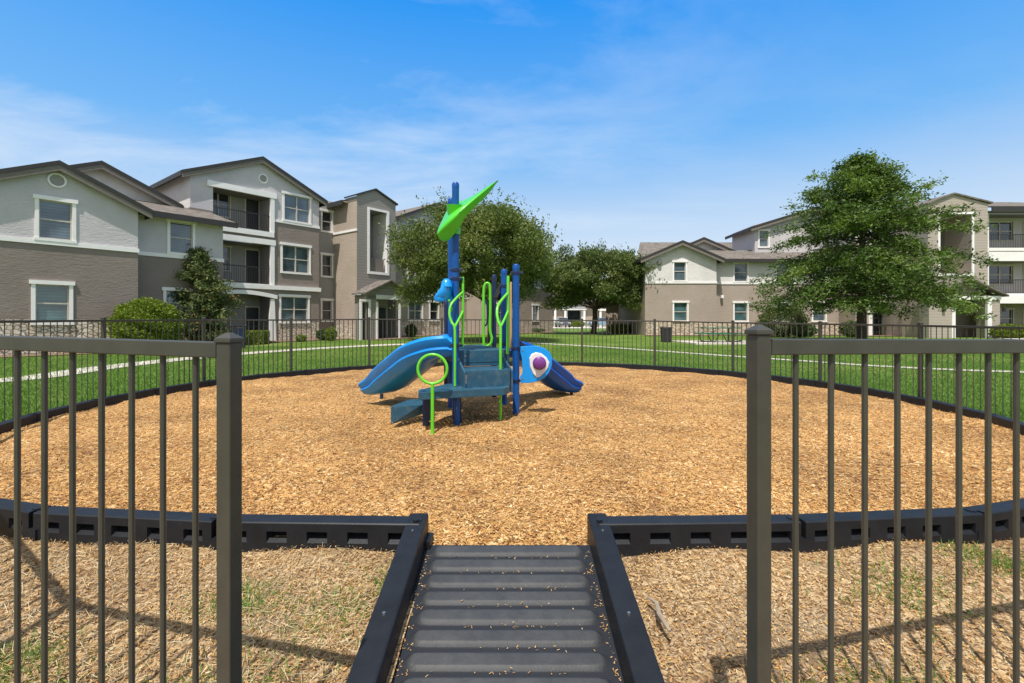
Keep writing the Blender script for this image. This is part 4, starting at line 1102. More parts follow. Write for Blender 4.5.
for x in (o1a-.12, o1b, o2a-.08, o2b-.02): mb.box(x, x+.14, -.05, .03, GB, 2.42, mp)
mb.box(o1a-.12, o1b+.14, -.06, .03, 2.42, 2.55, mp); mb.box(o2a-.08, o2b+.12, -.06, .2, 2.60, 2.86, mp)
mb.build('porch_trim', M['white'], bl)
mb = MB(); mb.box(o1a, o1b, .3, .35, GB, 2.35, mp); mb.build('door', M['door'], bl)
mb = MB(); mb.box(o2a+.9, o2a+1.5, 1.08, 1.13, GB, 2.1, mp); mb.build('door', M['door'], bl)
# block behind the oak, mirror of the tall gable block
q = -27.7; mp = fmap(FL, q); ta, tb = 21.0, 29.7
w3 = window(mp, FL.t(407,q), FL.t(424,q), 7.06, 8.80, bl, wide=True); w2 = window(mp, FL.t(407,q), FL.t(424,q), 4.02, 5.8, bl, wide=True)
w1 = window(mp, FL.t(407.5,q), FL.t(423,q), 1.2, 2.8, bl, wide=True); w1b = window(mp, FL.t(429,q), FL.t(439,q), 1.2, 2.8, bl, pane='pane_dark')
mb = MB(); wall(mb, mp, ta, tb, GB, 8.72, [w3,w2,w1,w1b], band3, (6.98,1.15))
mb.face([mp(22.7,0,8.72), mp(29.7,0,8.72), mp(26.2,0,8.72+3.5*.44)], 0)
wall(mb, smap(FL, tb, -1), -36, q, GB, 8.72, (), band3, (6.98,1.15))
mb.build('far_gable_block', [M['st_grey'], M['st_brown2'], M['stone_l']], bl, recalc=False)
trimband(mp, ta+.9, tb, 7.0, .14, bl); trimband(mp, ta+.9, tb, 3.16, .22, bl)
gable_roof(FL, 26.2, 3.9, 10.42, .435, q+.42, q-12, bl)
# main ridge roof running along the building behind the gables
mb = MB(); slab(mb, [FL.P(16.2,-29.2,8.72), FL.P(23.0,-29.2,8.72), FL.P(23.0,-33.5,10.35), FL.P(16.2,-33.5,10.35)], .1)
mb.build('main_roof', M['shingle'], bl)
mb = MB(); mb.hexa([FL.P(17.55,-27.0,8.74), FL.P(19.4,-27.0,8.74), FL.P(19.4,-33,8.74), FL.P(17.55,-33,8.74), FL.P(17.55,-27.0,8.84), FL.P(19.4,-27.9,9.5), FL.P(19.4,-33,9.5), FL.P(17.55,-33,8.84)]); rf_ = mb.build('tower_back_roof', M['shingle'], bl)
mb = MB(); mb.box(17.5,17.545,-33,-27.0,8.55,8.85, lambda a,b,z: FL.P(a,b,z)); mb.build('eave_board', M['fascia'], rf_)
# far low wing
q = -25.2; mp = fmap(FL, q)
ws = []
for xa, xb in ((497,503),(532,538.5)):
    ws.append(window(mp, FL.t(xa,q), FL.t(xb,q), 1.15, 2.75, bl)); ws.append(window(mp, FL.t(xa,q), FL.t(xb,q), 4.2, 5.7, bl))
mb = MB(); wall(mb, mp, 29.7, 39.0, GB, 5.85, ws, lambda z: 0 if z > ZS else (1 if z > 1.15 else 2), (ZS,1.15))
wall(mb, smap(FL, 29.7, 1), -27.7, q, GB, 5.85, (), lambda z: 1)
wall(mb, smap(FL, 39.0, -1), -36, q, GB, 5.85, (), lambda z: 1)
mb.build('far_low_wing', [M['st_grey'], M['st_brown2'], M['stone_l']], bl, recalc=False)
shed_roof(FL, 29.3, 39.4, q+.5, 5.9, -30, 7.6, bl)

# ---- right building, parallel to the picture
FR = Frame((1, 0), (0, -1))
br = thing('apartment_building', 'long taupe stucco apartment block on the right with cream stone base and white trim', 'building', (20, 38, 0))
bandr = lambda z: 0 if z > ZS else (1 if z > 1.12 else 2)
q = -36.5; mp = fmap(FR, q); ta, tb = FR.t(645,q), FR.t(716.5,q); tcg = (ta+tb)/2
ops = [window(mp, FR.t(672.5,q), FR.t(687,q), 4.18, 5.80, br), window(mp, FR.t(672.5,q), FR.t(688.5,q), 1.14, 2.75, br, pane='pane_teal')]
mb = MB(); wall(mb, mp, ta, tb, GB, 5.85, ops, bandr, (ZS,1.12), (tcg, 5.85+(tb-ta)/2*.42))
wall(mb, smap(FR, ta, 1), q-10, q, GB, 5.85, (), lambda z: 1)
wall(mb, smap(FR, tb, -1), q-1, q, GB, 5.85, (), bandr, (ZS,1.12))
mb.build('gable_wing', [M['st_light'], M['st_brown2'], M['stone_r']], br, recalc=False)
trimband(mp, ta, tb+.03, ZS, .15, br)
gable_roof(FR, tcg, (tb-ta)/2+.42, 7.25, .43, q+.42, q-9, br)
mb = MB(); 
for (px_, y_) in ((659,263),):
    c = mp(FR.t(px_,q), -.10, FR.z(px_,y_,q)); mb.loft([[c+Vector((rr*math.cos(t), rr*math.sin(t), zz)) for t in [2*PI*k/12 for k in range(12)]] for rr, zz in ((.10,-.16),(.17,-.08),(.17,.08),(.08,.14))])
mb.build('wall_lamp', M['soffit'], br, smooth=True)
c = mp(FR.t(721,-37.3), -.1-(-.8), FR.z(721,297,-37.3)); mb = MB(); mb.box(c.x-.1,c.x+.1,c.y-.2,c.y,c.z-.1,c.z+.12); mb.build('security_camera', M['white'], br, bevel=.02)
# second gable behind
mpb = fmap(FR, -39.5); ca, cb = FR.t(688,-39.5), FR.t(722,-39.5)
mb = MB(); wall(mb, mpb, FR.t(672,-39.5), FR.t(732,-39.5), 5, 6.7, (), gable=(FR.t(702,-39.5), 7.75)); mb.build('rear_gable', M['st_light'], br, recalc=False)
gable_roof(FR, FR.t(702,-39.5), 2.9, 8.0, .43, -39.1, -46, br)
# low wing
q = -37.3; mp = fmap(FR, q); tw0, tw1 = tb, 25.2
ops = []
for (xa, xb, yy, up) in ((733,748.5,0,1),(811.5,826.5,0,0),(775,790,0,0)):
    ops.append(window(mp, FR.t(xa,q), FR.t(xb,q), 4.18, 5.78, br)); ops.append(window(mp, FR.t(xa,q), FR.t(xb,q), 1.14, 2.75, br, pane='pane_teal' if up else 'pane'))
mb = MB(); wall(mb, mp, tw0, tw1, GB, 5.85, ops, bandr, (ZS,1.12))
mb.build('link_wing', [M['st_light'], M['st_brown2'], M['stone_r']], br, recalc=False)
trimband(mp, tw0, tw1, ZS, .15, br)
shed_roof(FR, tb-.4, tw1, q+.5, 5.95, -39.2, 6.95, br)
mb = MB(); slab(mb, [(FR.t(636,-41),41.0,6.2), (FR.t(742,-41),41.0,6.2), (FR.t(742,-47),47,8.85), (FR.t(640,-47),47,8.85)], .1)
mb.build('main_roof', M['shingle'], br)
# three storey gable block
q = -38.6; mp = fmap(FR, q); ta = FR.t(755,q); tb3 = 30.0
ops = [window(mp, FR.t(758,q), FR.t(769.5,q), 7.05, 8.55, br)]
mb = MB(); wall(mb, mp, ta, tb3, 5.5, 8.9, ops, gable=(ta+4.6, 10.1))
wall(mb, smap(FR, ta, 1), q-4, q, 5.5, 8.9)
mb.build('tall_gable_block', M['st_grey'], br, recalc=False)
gable_roof(FR, ta+4.6, 5.1, 10.25, .31, q+.42, q-4.2, br)
# patio block
q = -35.5; mp = fmap(FR, q); ta, tb = 25.2, 29.9; p0, p1 = FR.t(872,q), FR.t(917,q)
F2, F3 = 3.15, 6.2
ops = [(p0,p1,GB,2.5,.02),(p0,p1,F2,5.5,.02),(p0,p1,F3,8.3,.02)]
mb = MB(); wall(mb, mp, ta, tb, GB, 8.8, ops, lambda z: 0 if z > 7 else 1, (7,)); wall(mb, smap(FR, ta, 1), q-3, q, GB, 8.8, (), lambda z: 0 if z > 7 else 1, (7,))
mb.build('patio_block', [M['st_light'], M['st_brown2']], br, recalc=False)
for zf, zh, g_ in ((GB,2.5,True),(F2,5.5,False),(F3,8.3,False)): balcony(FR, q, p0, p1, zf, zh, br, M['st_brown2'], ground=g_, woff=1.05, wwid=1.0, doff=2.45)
for zc0, zc1 in ((GB,2.6),(F2,5.5),(F3,8.3)):
    column(mp, p0-.30, p0-.04, zc0, zc1, br); column(mp, p1, p1+.26, zc0, zc1, br)
trimband(mp, p0-.4, p1+.4, 2.72, .3, br, .14, 'header')
mb = MB(); slab(mb, [(ta-.5,35.0,8.9),(tb+.3,35.0,8.9),(tb+.3,41,10.6),(ta-.5,41,10.6)], .12); mb.build('roof', M['shingle'], br)
# stair tower
q = -32.0; mp = fmap(FR, q); ta, tb = FR.t(928,q), FR.t(982.5,q); oa, ob = FR.t(937.5,q), FR.t(973.5,q)
la, lb = FR.t(953,q), FR.t(985,q)
mb = MB(); wall(mb, mp, ta, tb+.35, 2.9, 9.0, [(oa+.12,ob-.12,4.35,8.3,2.8)], gable=(FR.t(953,q), 9.62))
wall(mb, smap(FR, ta, 1), q-4, q, GB, 9.0)

mb.build('stair_tower', M['siding_r'], br, recalc=False)
mb = MB(); mb.face([mp(oa,2.0,4.35), mp(ob,2.0,4.35), mp(ob,2.0,8.3), mp(oa,2.0,8.3)]); mb.face([mp(oa+.125,.02,4.35), mp(oa+.125,2.0,4.35), mp(oa+.125,2.0,8.3), mp(oa+.125,.02,8.3)]); mb.build('stair_recess', M['soffit'], br, recalc=False)  # stairwell shade put into the colour: walls take the dark soffit material
mb = MB()
mb.box(oa,oa+.14,-.06,.02,4.2,8.45,mp); mb.box(ob-.14,ob,-.06,.02,4.2,8.45,mp); mb.box(oa+.14,ob-.14,-.06,.02,8.3,8.45,mp); mb.box(oa+.14,ob-.14,-.06,.02,4.2,4.36,mp)
mb.build('stair_opening_frame', M['white'], br)
mb = MB(); tm = FR.t(953,q)
slab(mb, [FR.P(ta-.15,q+.12,9.02), FR.P(tm,q+.12,9.72), FR.P(tm,-40,9.72), FR.P(ta-.15,-40,9.02)], .10)
slab(mb, [FR.P(tm+.001,q+.12,9.72), FR.P(tb+.6,q+.12,9.10), FR.P(tb+.6,-40,9.10), FR.P(tm+.001,-40,9.72)], .10)
mb.build('tower_roof', M['shingle'], br)
qP = -31.2; mp = fmap(FR, qP); e0, e1 = FR.t(929,qP), FR.t(1000,qP); x0, x1 = FR.t(952,qP), FR.t(988,qP)
for xa_, xb_ in ((e0, x0), (x1, e1)):
    mb = MB(); mb.box(xa_, xb_, 0, .8, GB, 2.75, mp); mb.build('porch_wall', M['siding_r'], br)
mb = MB(); mb.box(x0-1.2, x1+1.2, 2.4, 2.5, GB, 2.85, mp); mb.box(x0-1.2, x0-1.1, .8, 2.4, GB, 2.85, mp); mb.box(x1+1.1, x1+1.2, .8, 2.4, GB, 2.85, mp); mb.box(x0-1.2, x1+1.2, .8, 2.4, 2.85, 2.9, mp)
mb.build('porch_recess', M['st_brown2'], br)
mb = MB()
mb.box(x0-.06,x0+.16,-.08,.1,GB,2.6,mp); mb.box(x1-.10,x1+.18,-.08,.1,GB,2.6,mp); mb.box(e0,e1,-.08,.1,2.6,2.85,mp)
mb.build('porch_trim', M['white'], br)
mb = MB(); pe = FR.t(968,qP)
slab(mb, [FR.P(e0-.3,qP+.3,2.9), FR.P(pe,qP+.3,4.0), FR.P(pe,-32.05,4.0), FR.P(e0-.3,-32.05,2.9)], .1)
slab(mb, [FR.P(pe+.001,qP+.3,4.0), FR.P(e1+.3,qP+.3,2.9), FR.P(e1+.3,-32.05,2.9), FR.P(pe+.001,-32.05,4.0)], .1)
mb.build('porch_roof', M['shingle'], br)
for px_ in (943, 1003):
    mb = MB(); c = mp(FR.t(px_,qP), 0, FR.z(px_,309,qP)); mb.box(c.x-.09,c.x+.09,c.y-.16,c.y,c.z-.16,c.z+.12); mb.build('wall_lamp', M['rail'], br, bevel=.03)
# balcony block at the right edge
q = -33.0; mp = fmap(FR, q); ta = FR.t(984,q)+.1; tb = ta+9; p0 = ta+.12; p1 = ta+5.2
F3, F2 = 6.15, 3.05
mb = MB(); wall(mb, mp, ta, tb, GB, 8.75, [(p0,p1,GB,2.45,.02),(p0,p1,F2,5.35,.02),(p0,p1,F3,8.55,.02)]); mb.build('balcony_block', M['st_brown2'], br, recalc=False)
for zf, zh, g_ in ((GB,2.45,True),(F2,5.35,False),(F3,8.55,False)): balcony(FR, q, p0, p1, zf, zh, br, M['st_grey'] if zf > 0 else M['st_brown2'], ground=g_, slab_h=.2, woff=1.3, wwid=1.9, doff=3.9)
trimband(mp, p0-.1, p1+.1, 5.62, .62, br, .2, 'balcony_edge'); trimband(mp, p0-.1, p1+.1, 2.68, .5, br, .2, 'balcony_edge')
mb = MB(); mb.box(ta-.02,ta+.14,-.1,.05,2.95,8.6,mp); mb.build('column', M['white'], br)
mb = MB(); slab(mb, [(ta-.1,32.5,8.95),(tb,32.5,8.95),(tb,40,11.05),(ta-.1,40,11.05)], .1); mb.build('roof', M['shingle'], br)
mb = MB(); mb.box(ta-.1,tb,-.56,-.50,8.55,8.94,mp); mb.build('eave_board', M['fascia'], br)
# low white-walled annex left of the gable
mb = MB(); x0, x1, xm, d_ = FR.t(624,-46), FR.t(637.5,-46), FR.t(612,-46), -46
mp = fmap(FR, d_); wall(mb, mp, x0, x1, GB, 3.2, (), lambda z: 0); wall(mb, mp, x1, x1+1.4, GB, 3.2, (), lambda z: 1); wall(mb, mp, FR.t(606,d_), x0-.01, GB, 3.2, (), lambda z: 2)
mb.build('annex_wall', [M['white'], M['st_mid'], M['st_tan']], br, recalc=False)
mb = MB(); mb.box(x0-.35, x0-.02, -.2, .0, GB, 3.2, mp); mb.build('annex_post', M['fascia'], br)
shed_roof(FR, FR.t(602,d_), x1+1.6, d_+.5, 3.3, -50, 4.9, br, 'annex_roof')

# ---- distant clubhouse between the trees
bc = thing('clubhouse', 'distant low tan house with white porch seen between the oaks', 'building', (10, 84, 0))
q = -84; mp = fmap(FR, q)
px = lambda x: FR.t(x, q)
mb = MB(); wall(mb, mp, px(548), px(566), .1, 4.3, (), lambda z: 0); wall(mb, mp, px(566), px(583), .1, 4.3, [(px(567.5),px(581.5),.1,3.0,1.5)], lambda z: 1); wall(mb, mp, px(583), px(640), .1, 4.3, (), lambda z: 2)
mb.build('clubhouse_wall', [M['st_brown2'], M['white'], M['st_tan']], bc, recalc=False)
mb = MB(); mb.box(px(567),px(582),1.4,1.5,.1,3.1,mp); mb.build('dark_windows', M['pane_dark'], bc)
for a in (550, 554, 564, 583, 595, 599, 611): 
    mb = MB(); mb.box(px(a), px(a)+.35, -.5, -.1, .1, 3.3, mp); mb.build('column', M['white'], bc)
mb = MB(); mb.box(px(562), px(586), -.6, -.05, 3.05, 3.6, mp); mb.box(px(595), px(613), -.6, -.05, 2.9, 3.3, mp); mb.build('porch_beam', M['white'], bc)
shed_roof(FR, px(545), px(642), q+1, 4.3, -92, 7.0, bc)

# ------------------------------------------------------------------ vegetation
def leafobj(name, pts, size, mat, rnd, parent, flat=0.0, elong=1.5):
    """leaf faces; size = array; flat tilts towards horizontal"""
    n = len(pts); org = ORG[parent.name]; pts = pts-np.array(org)
    nrm = rng.normal(0, 1, (n, 3)); nrm[:, 2] = np.abs(nrm[:, 2])+flat; nrm /= np.linalg.norm(nrm, axis=1)[:, None]
    a = np.cross(nrm, rng.normal(0, 1, (n, 3))); a /= np.linalg.norm(a, axis=1)[:, None]; b = np.cross(nrm, a)
    s = size[:, None]/2
    v = np.stack([pts-a*s*elong, pts-b*s*.6, pts+a*s*elong, pts+b*s*.6], 1).reshape(-1, 3)
    me = bpy.data.meshes.new(name); me.vertices.add(4*n); me.vertices.foreach_set('co', v.ravel())
    me.loops.add(4*n); me.loops.foreach_set('vertex_index', np.arange(4*n, dtype=np.int32))
    me.polygons.add(n); me.polygons.foreach_set('loop_start', np.arange(0, 4*n, 4, dtype=np.int32))
    me.polygons.foreach_set('loop_total', np.full(n, 4, dtype=np.int32)); me.materials.append(mat)
    at_ = me.attributes.new('rnd', 'FLOAT', 'FACE'); at_.data.foreach_set('value', np.clip(rnd, 0, 1).astype(np.float32)); me.update()
    o = bpy.data.objects.new(name, me); COL.objects.link(o); o.parent = parent; return o

def limbs(parent, base, r0, htrunk, tips, r_limb=.07, sway=.1):
    mb = MB(); top = base+Vector((random.uniform(-sway,sway), random.uniform(-sway,sway), htrunk))
    mb.tube(spline([base-Vector((0,0,.1)), base+Vector((0,0,.15)), (base+top)/2+Vector((sway*.4,0,0)), top], 4), [r0*1.35]+[r0*1.1]*4+[r0*.95]*4+[r0*.85]*4, 12)
    for t in tips:
        m_ = top.lerp(t, .5)+Vector((0,0,-.08*(t-top).length)); 
        L = spline([top-Vector((0,0,.2)), m_, t], 5); mb.tube(L, [r_limb*r0/.2*(1-.8*i/(len(L)-1)) for i in range(len(L))], 7)
    return mb.build('trunk', M['bark'], parent, smooth=True)

def broad_tree(name, label, base, cen, rad, nclump, nleaf, lsize, lmat, trunk_r, trunk_h, seed, group=None, cluster=.55, bottom=-.55):
    """crown = many overlapping leaf clumps on and inside an uneven ellipsoid"""
    g = np.random.default_rng(seed); random.seed(seed)
    base = Vector(base); t = thing(name, label, 'tree', base, group); cen = np.array(cen); rad = np.array(rad)
    C_ = []
    while len(C_) < nclump:
        p_ = g.normal(0, 1, 3); p_ /= np.linalg.norm(p_); r_ = g.uniform(.35, 1.0)**.5
        if p_[2]*r_ < bottom: continue
        k = 1+.16*math.sin(3*math.atan2(p_[1],p_[0])+seed)+.10*math.sin(7*p_[2]+5*p_[0]+seed)
        C_.append(cen+p_*rad*r_*k*.86)
    C_ = np.array(C_); cs = g.uniform(.6, 1.25, nclump)*cluster; cv = g.normal(0, .13, nclump)
    w_ = cs**2; idx = g.choice(nclump, nleaf, p=w_/w_.sum())
    d_ = g.normal(0, 1, (nleaf, 3)); d_ /= np.linalg.norm(d_, axis=1)[:, None]
    rr = g.uniform(0, 1, nleaf)**.45
    P_ = C_[idx]+d_*(rr*cs[idx])[:, None]*np.array([1.25,1.25,.8])
    # stray twigs that break the outline
    ns = nleaf//28; ci = g.choice(nclump, ns); out_ = (C_[ci]-cen); out_ /= np.linalg.norm(out_, axis=1)[:, None]
    S_ = C_[ci]+out_*(cs[ci]*g.uniform(.8,1.9,ns))[:, None]+g.normal(0,.10,(ns,3))
    keep = (S_[:,2] > cen[2]+rad[2]*bottom*1.25)
    rnd = .50+cv[idx]+g.normal(0,.17,nleaf)
    P_ = np.concatenate([P_, S_[keep]]); rnd = np.concatenate([rnd, g.uniform(.3,.7,keep.sum())])
    leafobj('crown', P_, g.uniform(.7,1.3,len(P_))*lsize, lmat, rnd, t)
    tips = [Vector(C_[i]) for i in g.choice(nclump, 14, replace=False)]
    limbs(t, base, trunk_r, trunk_h, tips, sway=.15); return t

broad_tree('oak_tree', 'large olive-green oak with spreading uneven crown directly behind the play structure', (-1.2,27.5,.1), (-1.85,27.5,4.95), (5.1,4.3,3.25), 270, 78000, .118, LEAF['oak'], .22, 2.3, 11, cluster=.72, bottom=-.80)
broad_tree('oak_tree', 'rounded dense green oak with dark trunk in front of the far white porch', (6.75,40,.14), (7.05,40,4.55), (5.2,4.6,3.15), 330, 74000, .145, LEAF['round'], .24, 2.3, 23, cluster=.62, bottom=-.62)

# layered cypress on the right
def cypress(base, H, R, seed):
    g = np.random.default_rng(seed); random.seed(seed); base = Vector(base)
    t = thing('cypress_tree', 'tall bright green cypress with layered feathery boughs on the right lawn', 'tree', base)
    mb = MB(); mb.tube([base-Vector((0,0,.1)), base+Vector((0,0,.2)), base+Vector((.05,0,H*.5)), base+Vector((0,0,H*.97))], [.34,.24,.15,.03], 12)
    P_, Rn, S_ = [], [], []
    nb = 178
    for i in range(nb):
        f = (i+.5)/nb; z = 2.0+(H-2.2)*f**.95
        a = i*2.39996+g.normal(0,.3)
        prof = max(.10, min(1.0, 1.0*(1-f**2.0)+.03))*(1 if f > .12 else .78+1.8*f)
        L = R*prof*g.uniform(.60,1.0)*(1+.10*math.sin(2*a+9*f+1)+.08*math.sin(5*a+13*f))
        droop = .10 if f < .5 else -.25
        dirv = np.array([math.cos(a), math.sin(a), 0])
        zs = lambda s: z+.30*L*s*(1 if f > .4 else .35)-(.28*L*s*s if f < .6 else .05*L*s*s)
        pts = [Vector((base.x+dirv[0]*L*s, base.y+dirv[1]*L*s, base.z+zs(s))) for s in (0,.33,.66,1)]
        mb.tube(pts, [.055*(1-f*.6),.04*(1-f*.6),.022,.008], 6, cap=False)
        nsp = int(9+20*L/R); cv = g.normal(0,.12)
        for k in range(nsp):
            s = g.uniform(.16,1)**.8; side = g.normal(0,.19*L*(1.15-s)+.09)
            c = np.array([base.x+dirv[0]*L*s-dirv[1]*side, base.y+dirv[1]*L*s+dirv[0]*side, base.z+zs(s)+g.normal(0,.08)])
            m_ = 21; el = g.normal(0,1,(m_,3))*np.array([.17,.17,.12])*(.8+.4*g.random())
            el[:,2] -= .35*np.hypot(el[:,0],el[:,1])*.5
            P_.append(c+el); Rn.append(.52+cv+g.normal(0,.07)+g.normal(0,.13,m_))
    P_ = np.concatenate(P_); Rn = np.concatenate(Rn)
    leafobj('crown', P_, g.uniform(.07,.15,len(P_)), LEAF['cypress'], Rn, t, flat=.6, elong=1.7)
    mb.build('trunk', M['bark'], t, smooth=True)
cypress((18.5,25.6,.1), 9.9, 6.0, 17)

def shrub(name, label, base, rad, n, ls, mat, seed, shape='ball', cat='shrub', group=None):
    g = np.random.default_rng(seed); base = Vector(base); t = thing(name, label, cat, base, group); rad = np.array(rad)
    if shape == 'box':
        p_ = g.uniform(-1,1,(n,3)); k = g.integers(0,3,n); p_[np.arange(n),k] = np.sign(p_[np.arange(n),k])*g.uniform(.8,1.05,n)
        P_ = np.array(base)+np.array([0,0,rad[2]])+p_*rad
    else:
        p_ = g.normal(0,1,(n,3)); p_ /= np.linalg.norm(p_,axis=1)[:,None]
        lump = 1+.05*np.sin(5*p_[:,0]+3*p_[:,2]*4+seed)+.04*np.sin(9*p_[:,1]+7*p_[:,2])
        r_ = g.uniform(.72,1.03,n)*lump; P_ = np.array(base)+np.array([0,0,rad[2]])+p_*rad*r_[:,None]
    P_[:,2] = np.maximum(P_[:,2], base.z+.02)
    leafobj('foliage', P_, g.uniform(.7,1.3,n)*ls, mat, .5+g.normal(0,.2,n), t)
    mb = MB(); bz = base
    for k in range(5):
        a = k*1.3; mb.tube([bz-Vector((0,0,.03)), bz+Vector((math.cos(a)*rad[0]*.5, math.sin(a)*rad[1]*.5, rad[2]*1.2))], [.03,.008], 6)
    mb.build('stem', M['bark'], t, smooth=True); return t
# round clipped bush
shrub('round_bush', 'large clipped dome-shaped yellow-green bush by the left building corner', (-14.6,19.3,.0), (1.2,1.1,1.06), 30000, .065, LEAF['bush'], 3)
# conifer shrub
g = np.random.default_rng(9); base = Vector((-14.05,22.2,.05)); t = thing('pine_shrub', 'loose dark olive conifer with some rusty tips in front of the left building', 'conifer', base)
P_ = []; R_ = []; mb = MB(); mb.tube([base, base+Vector((.05,0,1.9)), base+Vector((-.45,0,4.6))], [.09,.06,.015], 8)
for i in range(150):
    f = g.random(); z = .25+4.2*f; prof = (min(1, .55+f*1.6) if f < .28 else 1.0*(1-((f-.28)/.72)**.95)+.10)
    a = g.uniform(0,2*PI); L = 1.55*prof*g.uniform(.5,1.15)
    tip = np.array([base.x-.4*f+math.cos(a)*L, base.y+math.sin(a)*L, z+.25*L])
    st_ = np.array([base.x-.4*f, base.y, z]); mb.tube([tuple(st_), tuple(tip)], [.02,.006], 5, cap=False)
    for s in np.linspace(.35,1.0,7):
        m_ = 16; c = st_+(tip-st_)*s; P_.append(c+g.normal(0,1,(m_,3))*np.array([.13,.13,.12])); 
        R_.append(np.full(m_, .50+g.normal(0,.12))+g.normal(0,.16,m_)+(.5 if (g.random() < .035) else 0))
P_ = np.concatenate(P_); leafobj('foliage', P_, g.uniform(.06,.13,len(P_)), LEAF['conifer'], np.clip(np.concatenate(R_),0,1), t, elong=1.9)
mb.build('trunk', M['bark'], t, smooth=True)
P = FL.P
def gpx(x, d): return ((x-512)/F*d, d, gz((x-512)/F*d, d))
shrub('boxwood', 'small square-clipped boxwood beside the white patio column', gpx(258,24.5), (.42,.36,.34), 5000, .05, LEAF['bush'], 4, 'box')
shrub('shrub', 'tiny green plant in front of the left stone base below the double window', gpx(301,27), (.30,.25,.20), 1200, .06, LEAF['bush'], 5)
shrub('shrub', 'dark low shrub at the foot of the recessed bay', gpx(322.5,28.7), (.38,.3,.34), 1800, .06, LEAF['shrub'], 6)
shrub('grass_clump', 'spiky light green clump beside the tan tower wall', gpx(331,28), (.34,.3,.40), 1600, .07, LEAF['bush'], 7)
shrub('shrub', 'dark low shrub beside the porch of the left stair tower', gpx(411,33), (.4,.3,.45), 2000, .07, LEAF['shrub'], 8)
shrub('shrub', 'dense green low shrub left of the white annex wall', gpx(620,41), (1.0,.6,.42), 4500, .08, LEAF['bush'], 12)
shrub('shrub', 'dark green shrub in front of the annex corner', gpx(636,40.5), (.65,.5,.5), 3500, .08, LEAF['shrub'], 13)
shrub('shrub', 'broad olive bush under the cypress against the stone base', gpx(783,33), (1.65,1.0,1.05), 11000, .085, LEAF['conifer'], 14)
shrub('shrub', 'low dark hedge-like bush right of the olive bush under the cypress', gpx(803,33.5), (.9,.7,.45), 4500, .08, LEAF['shrub'], 15)
shrub('shrub', 'brownish low bush beside the cypress trunk near the patio', gpx(852,32.5), (.8,.6,.55), 3500, .08, LEAF['conifer'], 16)
shrub('shrub', 'yellow-green bush below the ground floor balcony at the right edge', gpx(1010,30.5), (1.15,.6,.45), 5000, .08, LEAF['bush'], 17)
shrub('shrub', 'low shrub in front of the distant clubhouse porch', gpx(577,78), (1.3,.8,.5), 1500, .16, LEAF['bush'], 18)
shrub('shrub', 'sparse low plant along the far building behind the play structure', gpx(528,44), (1.6,.5,.22), 1500, .09, LEAF['shrub'], 19)

# ------------------------------------------------------------------ paths, slab, beds
def ribbon(name, pts, wid, mat, lift=.006, kind='structure'):
    mb = MB(); P = spline([Vector((x, y, 0)) for x, y in pts], 10)
    prev = None
    for i, p_ in enumerate(P):
        d = (P[min(i+1,len(P)-1)]-P[max(i-1,0)]).normalized(); n = Vector((-d.y, d.x, 0))*wid/2
        a, b_ = p_-n, p_+n; a.z = gz(a.x,a.y)+lift; b_.z = gz(b_.x,b_.y)+lift
        if prev: mb.face([prev[0], a, b_, prev[1]])
        prev = (a, b_)
    return tag(mb.build(name, mat, recalc=False), kind=kind)
g2 = lambda x, y: ((x-512)/F*((CH-.03)*F/(y-HZ)), (CH-.03)*F/(y-HZ))
ribbon('footpath', [(-13.5,8.2), g2(0,379.5), g2(120,365), g2(240,353.8), g2(350,347), g2(440,343.5)], .95, M['concrete'], .012)
ribbon('footpath_right', [g2(520,343), g2(600,347), g2(700,353.5), g2(815,361), g2(892,366), g2(1024,371.5), (18.0,10.6)], .42, M['concrete'], .012)
ribbon('footpath_entrance', [(29.5,24), (30.5,27), (31,31)], 1.3, M['concrete'], .02)
mb = MB(); a = gpx(690,25.6); mb.prism([(9.3,24.4),(14.6,24.4),(14.6,27.6),(9.0,27.6)], .0, .13+.0); tag(mb.build('concrete_pad', M['concrete']), kind='structure')
# picnic table
pt = thing('picnic_table', 'green park picnic table with attached benches on the pale concrete pad', 'picnic table', (11.1,25.8,.13))
mb = MB(); X0 = 11.15; Y0 = 25.8; Z0 = .13
mb.box(X0-.95,X0+.95,Y0-.38,Y0+.38,Z0+.72,Z0+.77); mb.build('tabletop', M['green_table'], pt, bevel=.01)
for s in (-1, 1):
    mb = MB(); mb.box(X0-.95,X0+.95,Y0+s*.75-.13,Y0+s*.75+.13,Z0+.42,Z0+.47); mb.build('bench', M['green_table'], pt, bevel=.01)
# the table's two end seats seen edge-on in the photograph
for s in (-1, 1):
    mb = MB(); mb.box(X0+s*1.12-.18,X0+s*1.12+.18,Y0-.45,Y0+.45,Z0+.42,Z0+.47); mb.build('seat', M['green_table'], pt, bevel=.01)
for s in (-1, 1):
    mb = MB(); mb.tube(spline([(X0+s*.42,Y0,Z0+.72),(X0+s*.42,Y0,Z0+.15),(X0+s*.5,Y0,Z0+.04),(X0+s*.95,Y0,Z0+.04),(X0+s*1.1,Y0,Z0+.12),(X0+s*1.12,Y0,Z0+.42)],4), .03, 8)
    mb.tube([(X0+s*.42,Y0-.75,Z0+.42),(X0+s*.42,Y0-.3,Z0+.04),(X0+s*.42,Y0+.3,Z0+.04),(X0+s*.42,Y0+.75,Z0+.42)], .025, 8)
    mb.build('leg', M['rail'], pt, smooth=True)
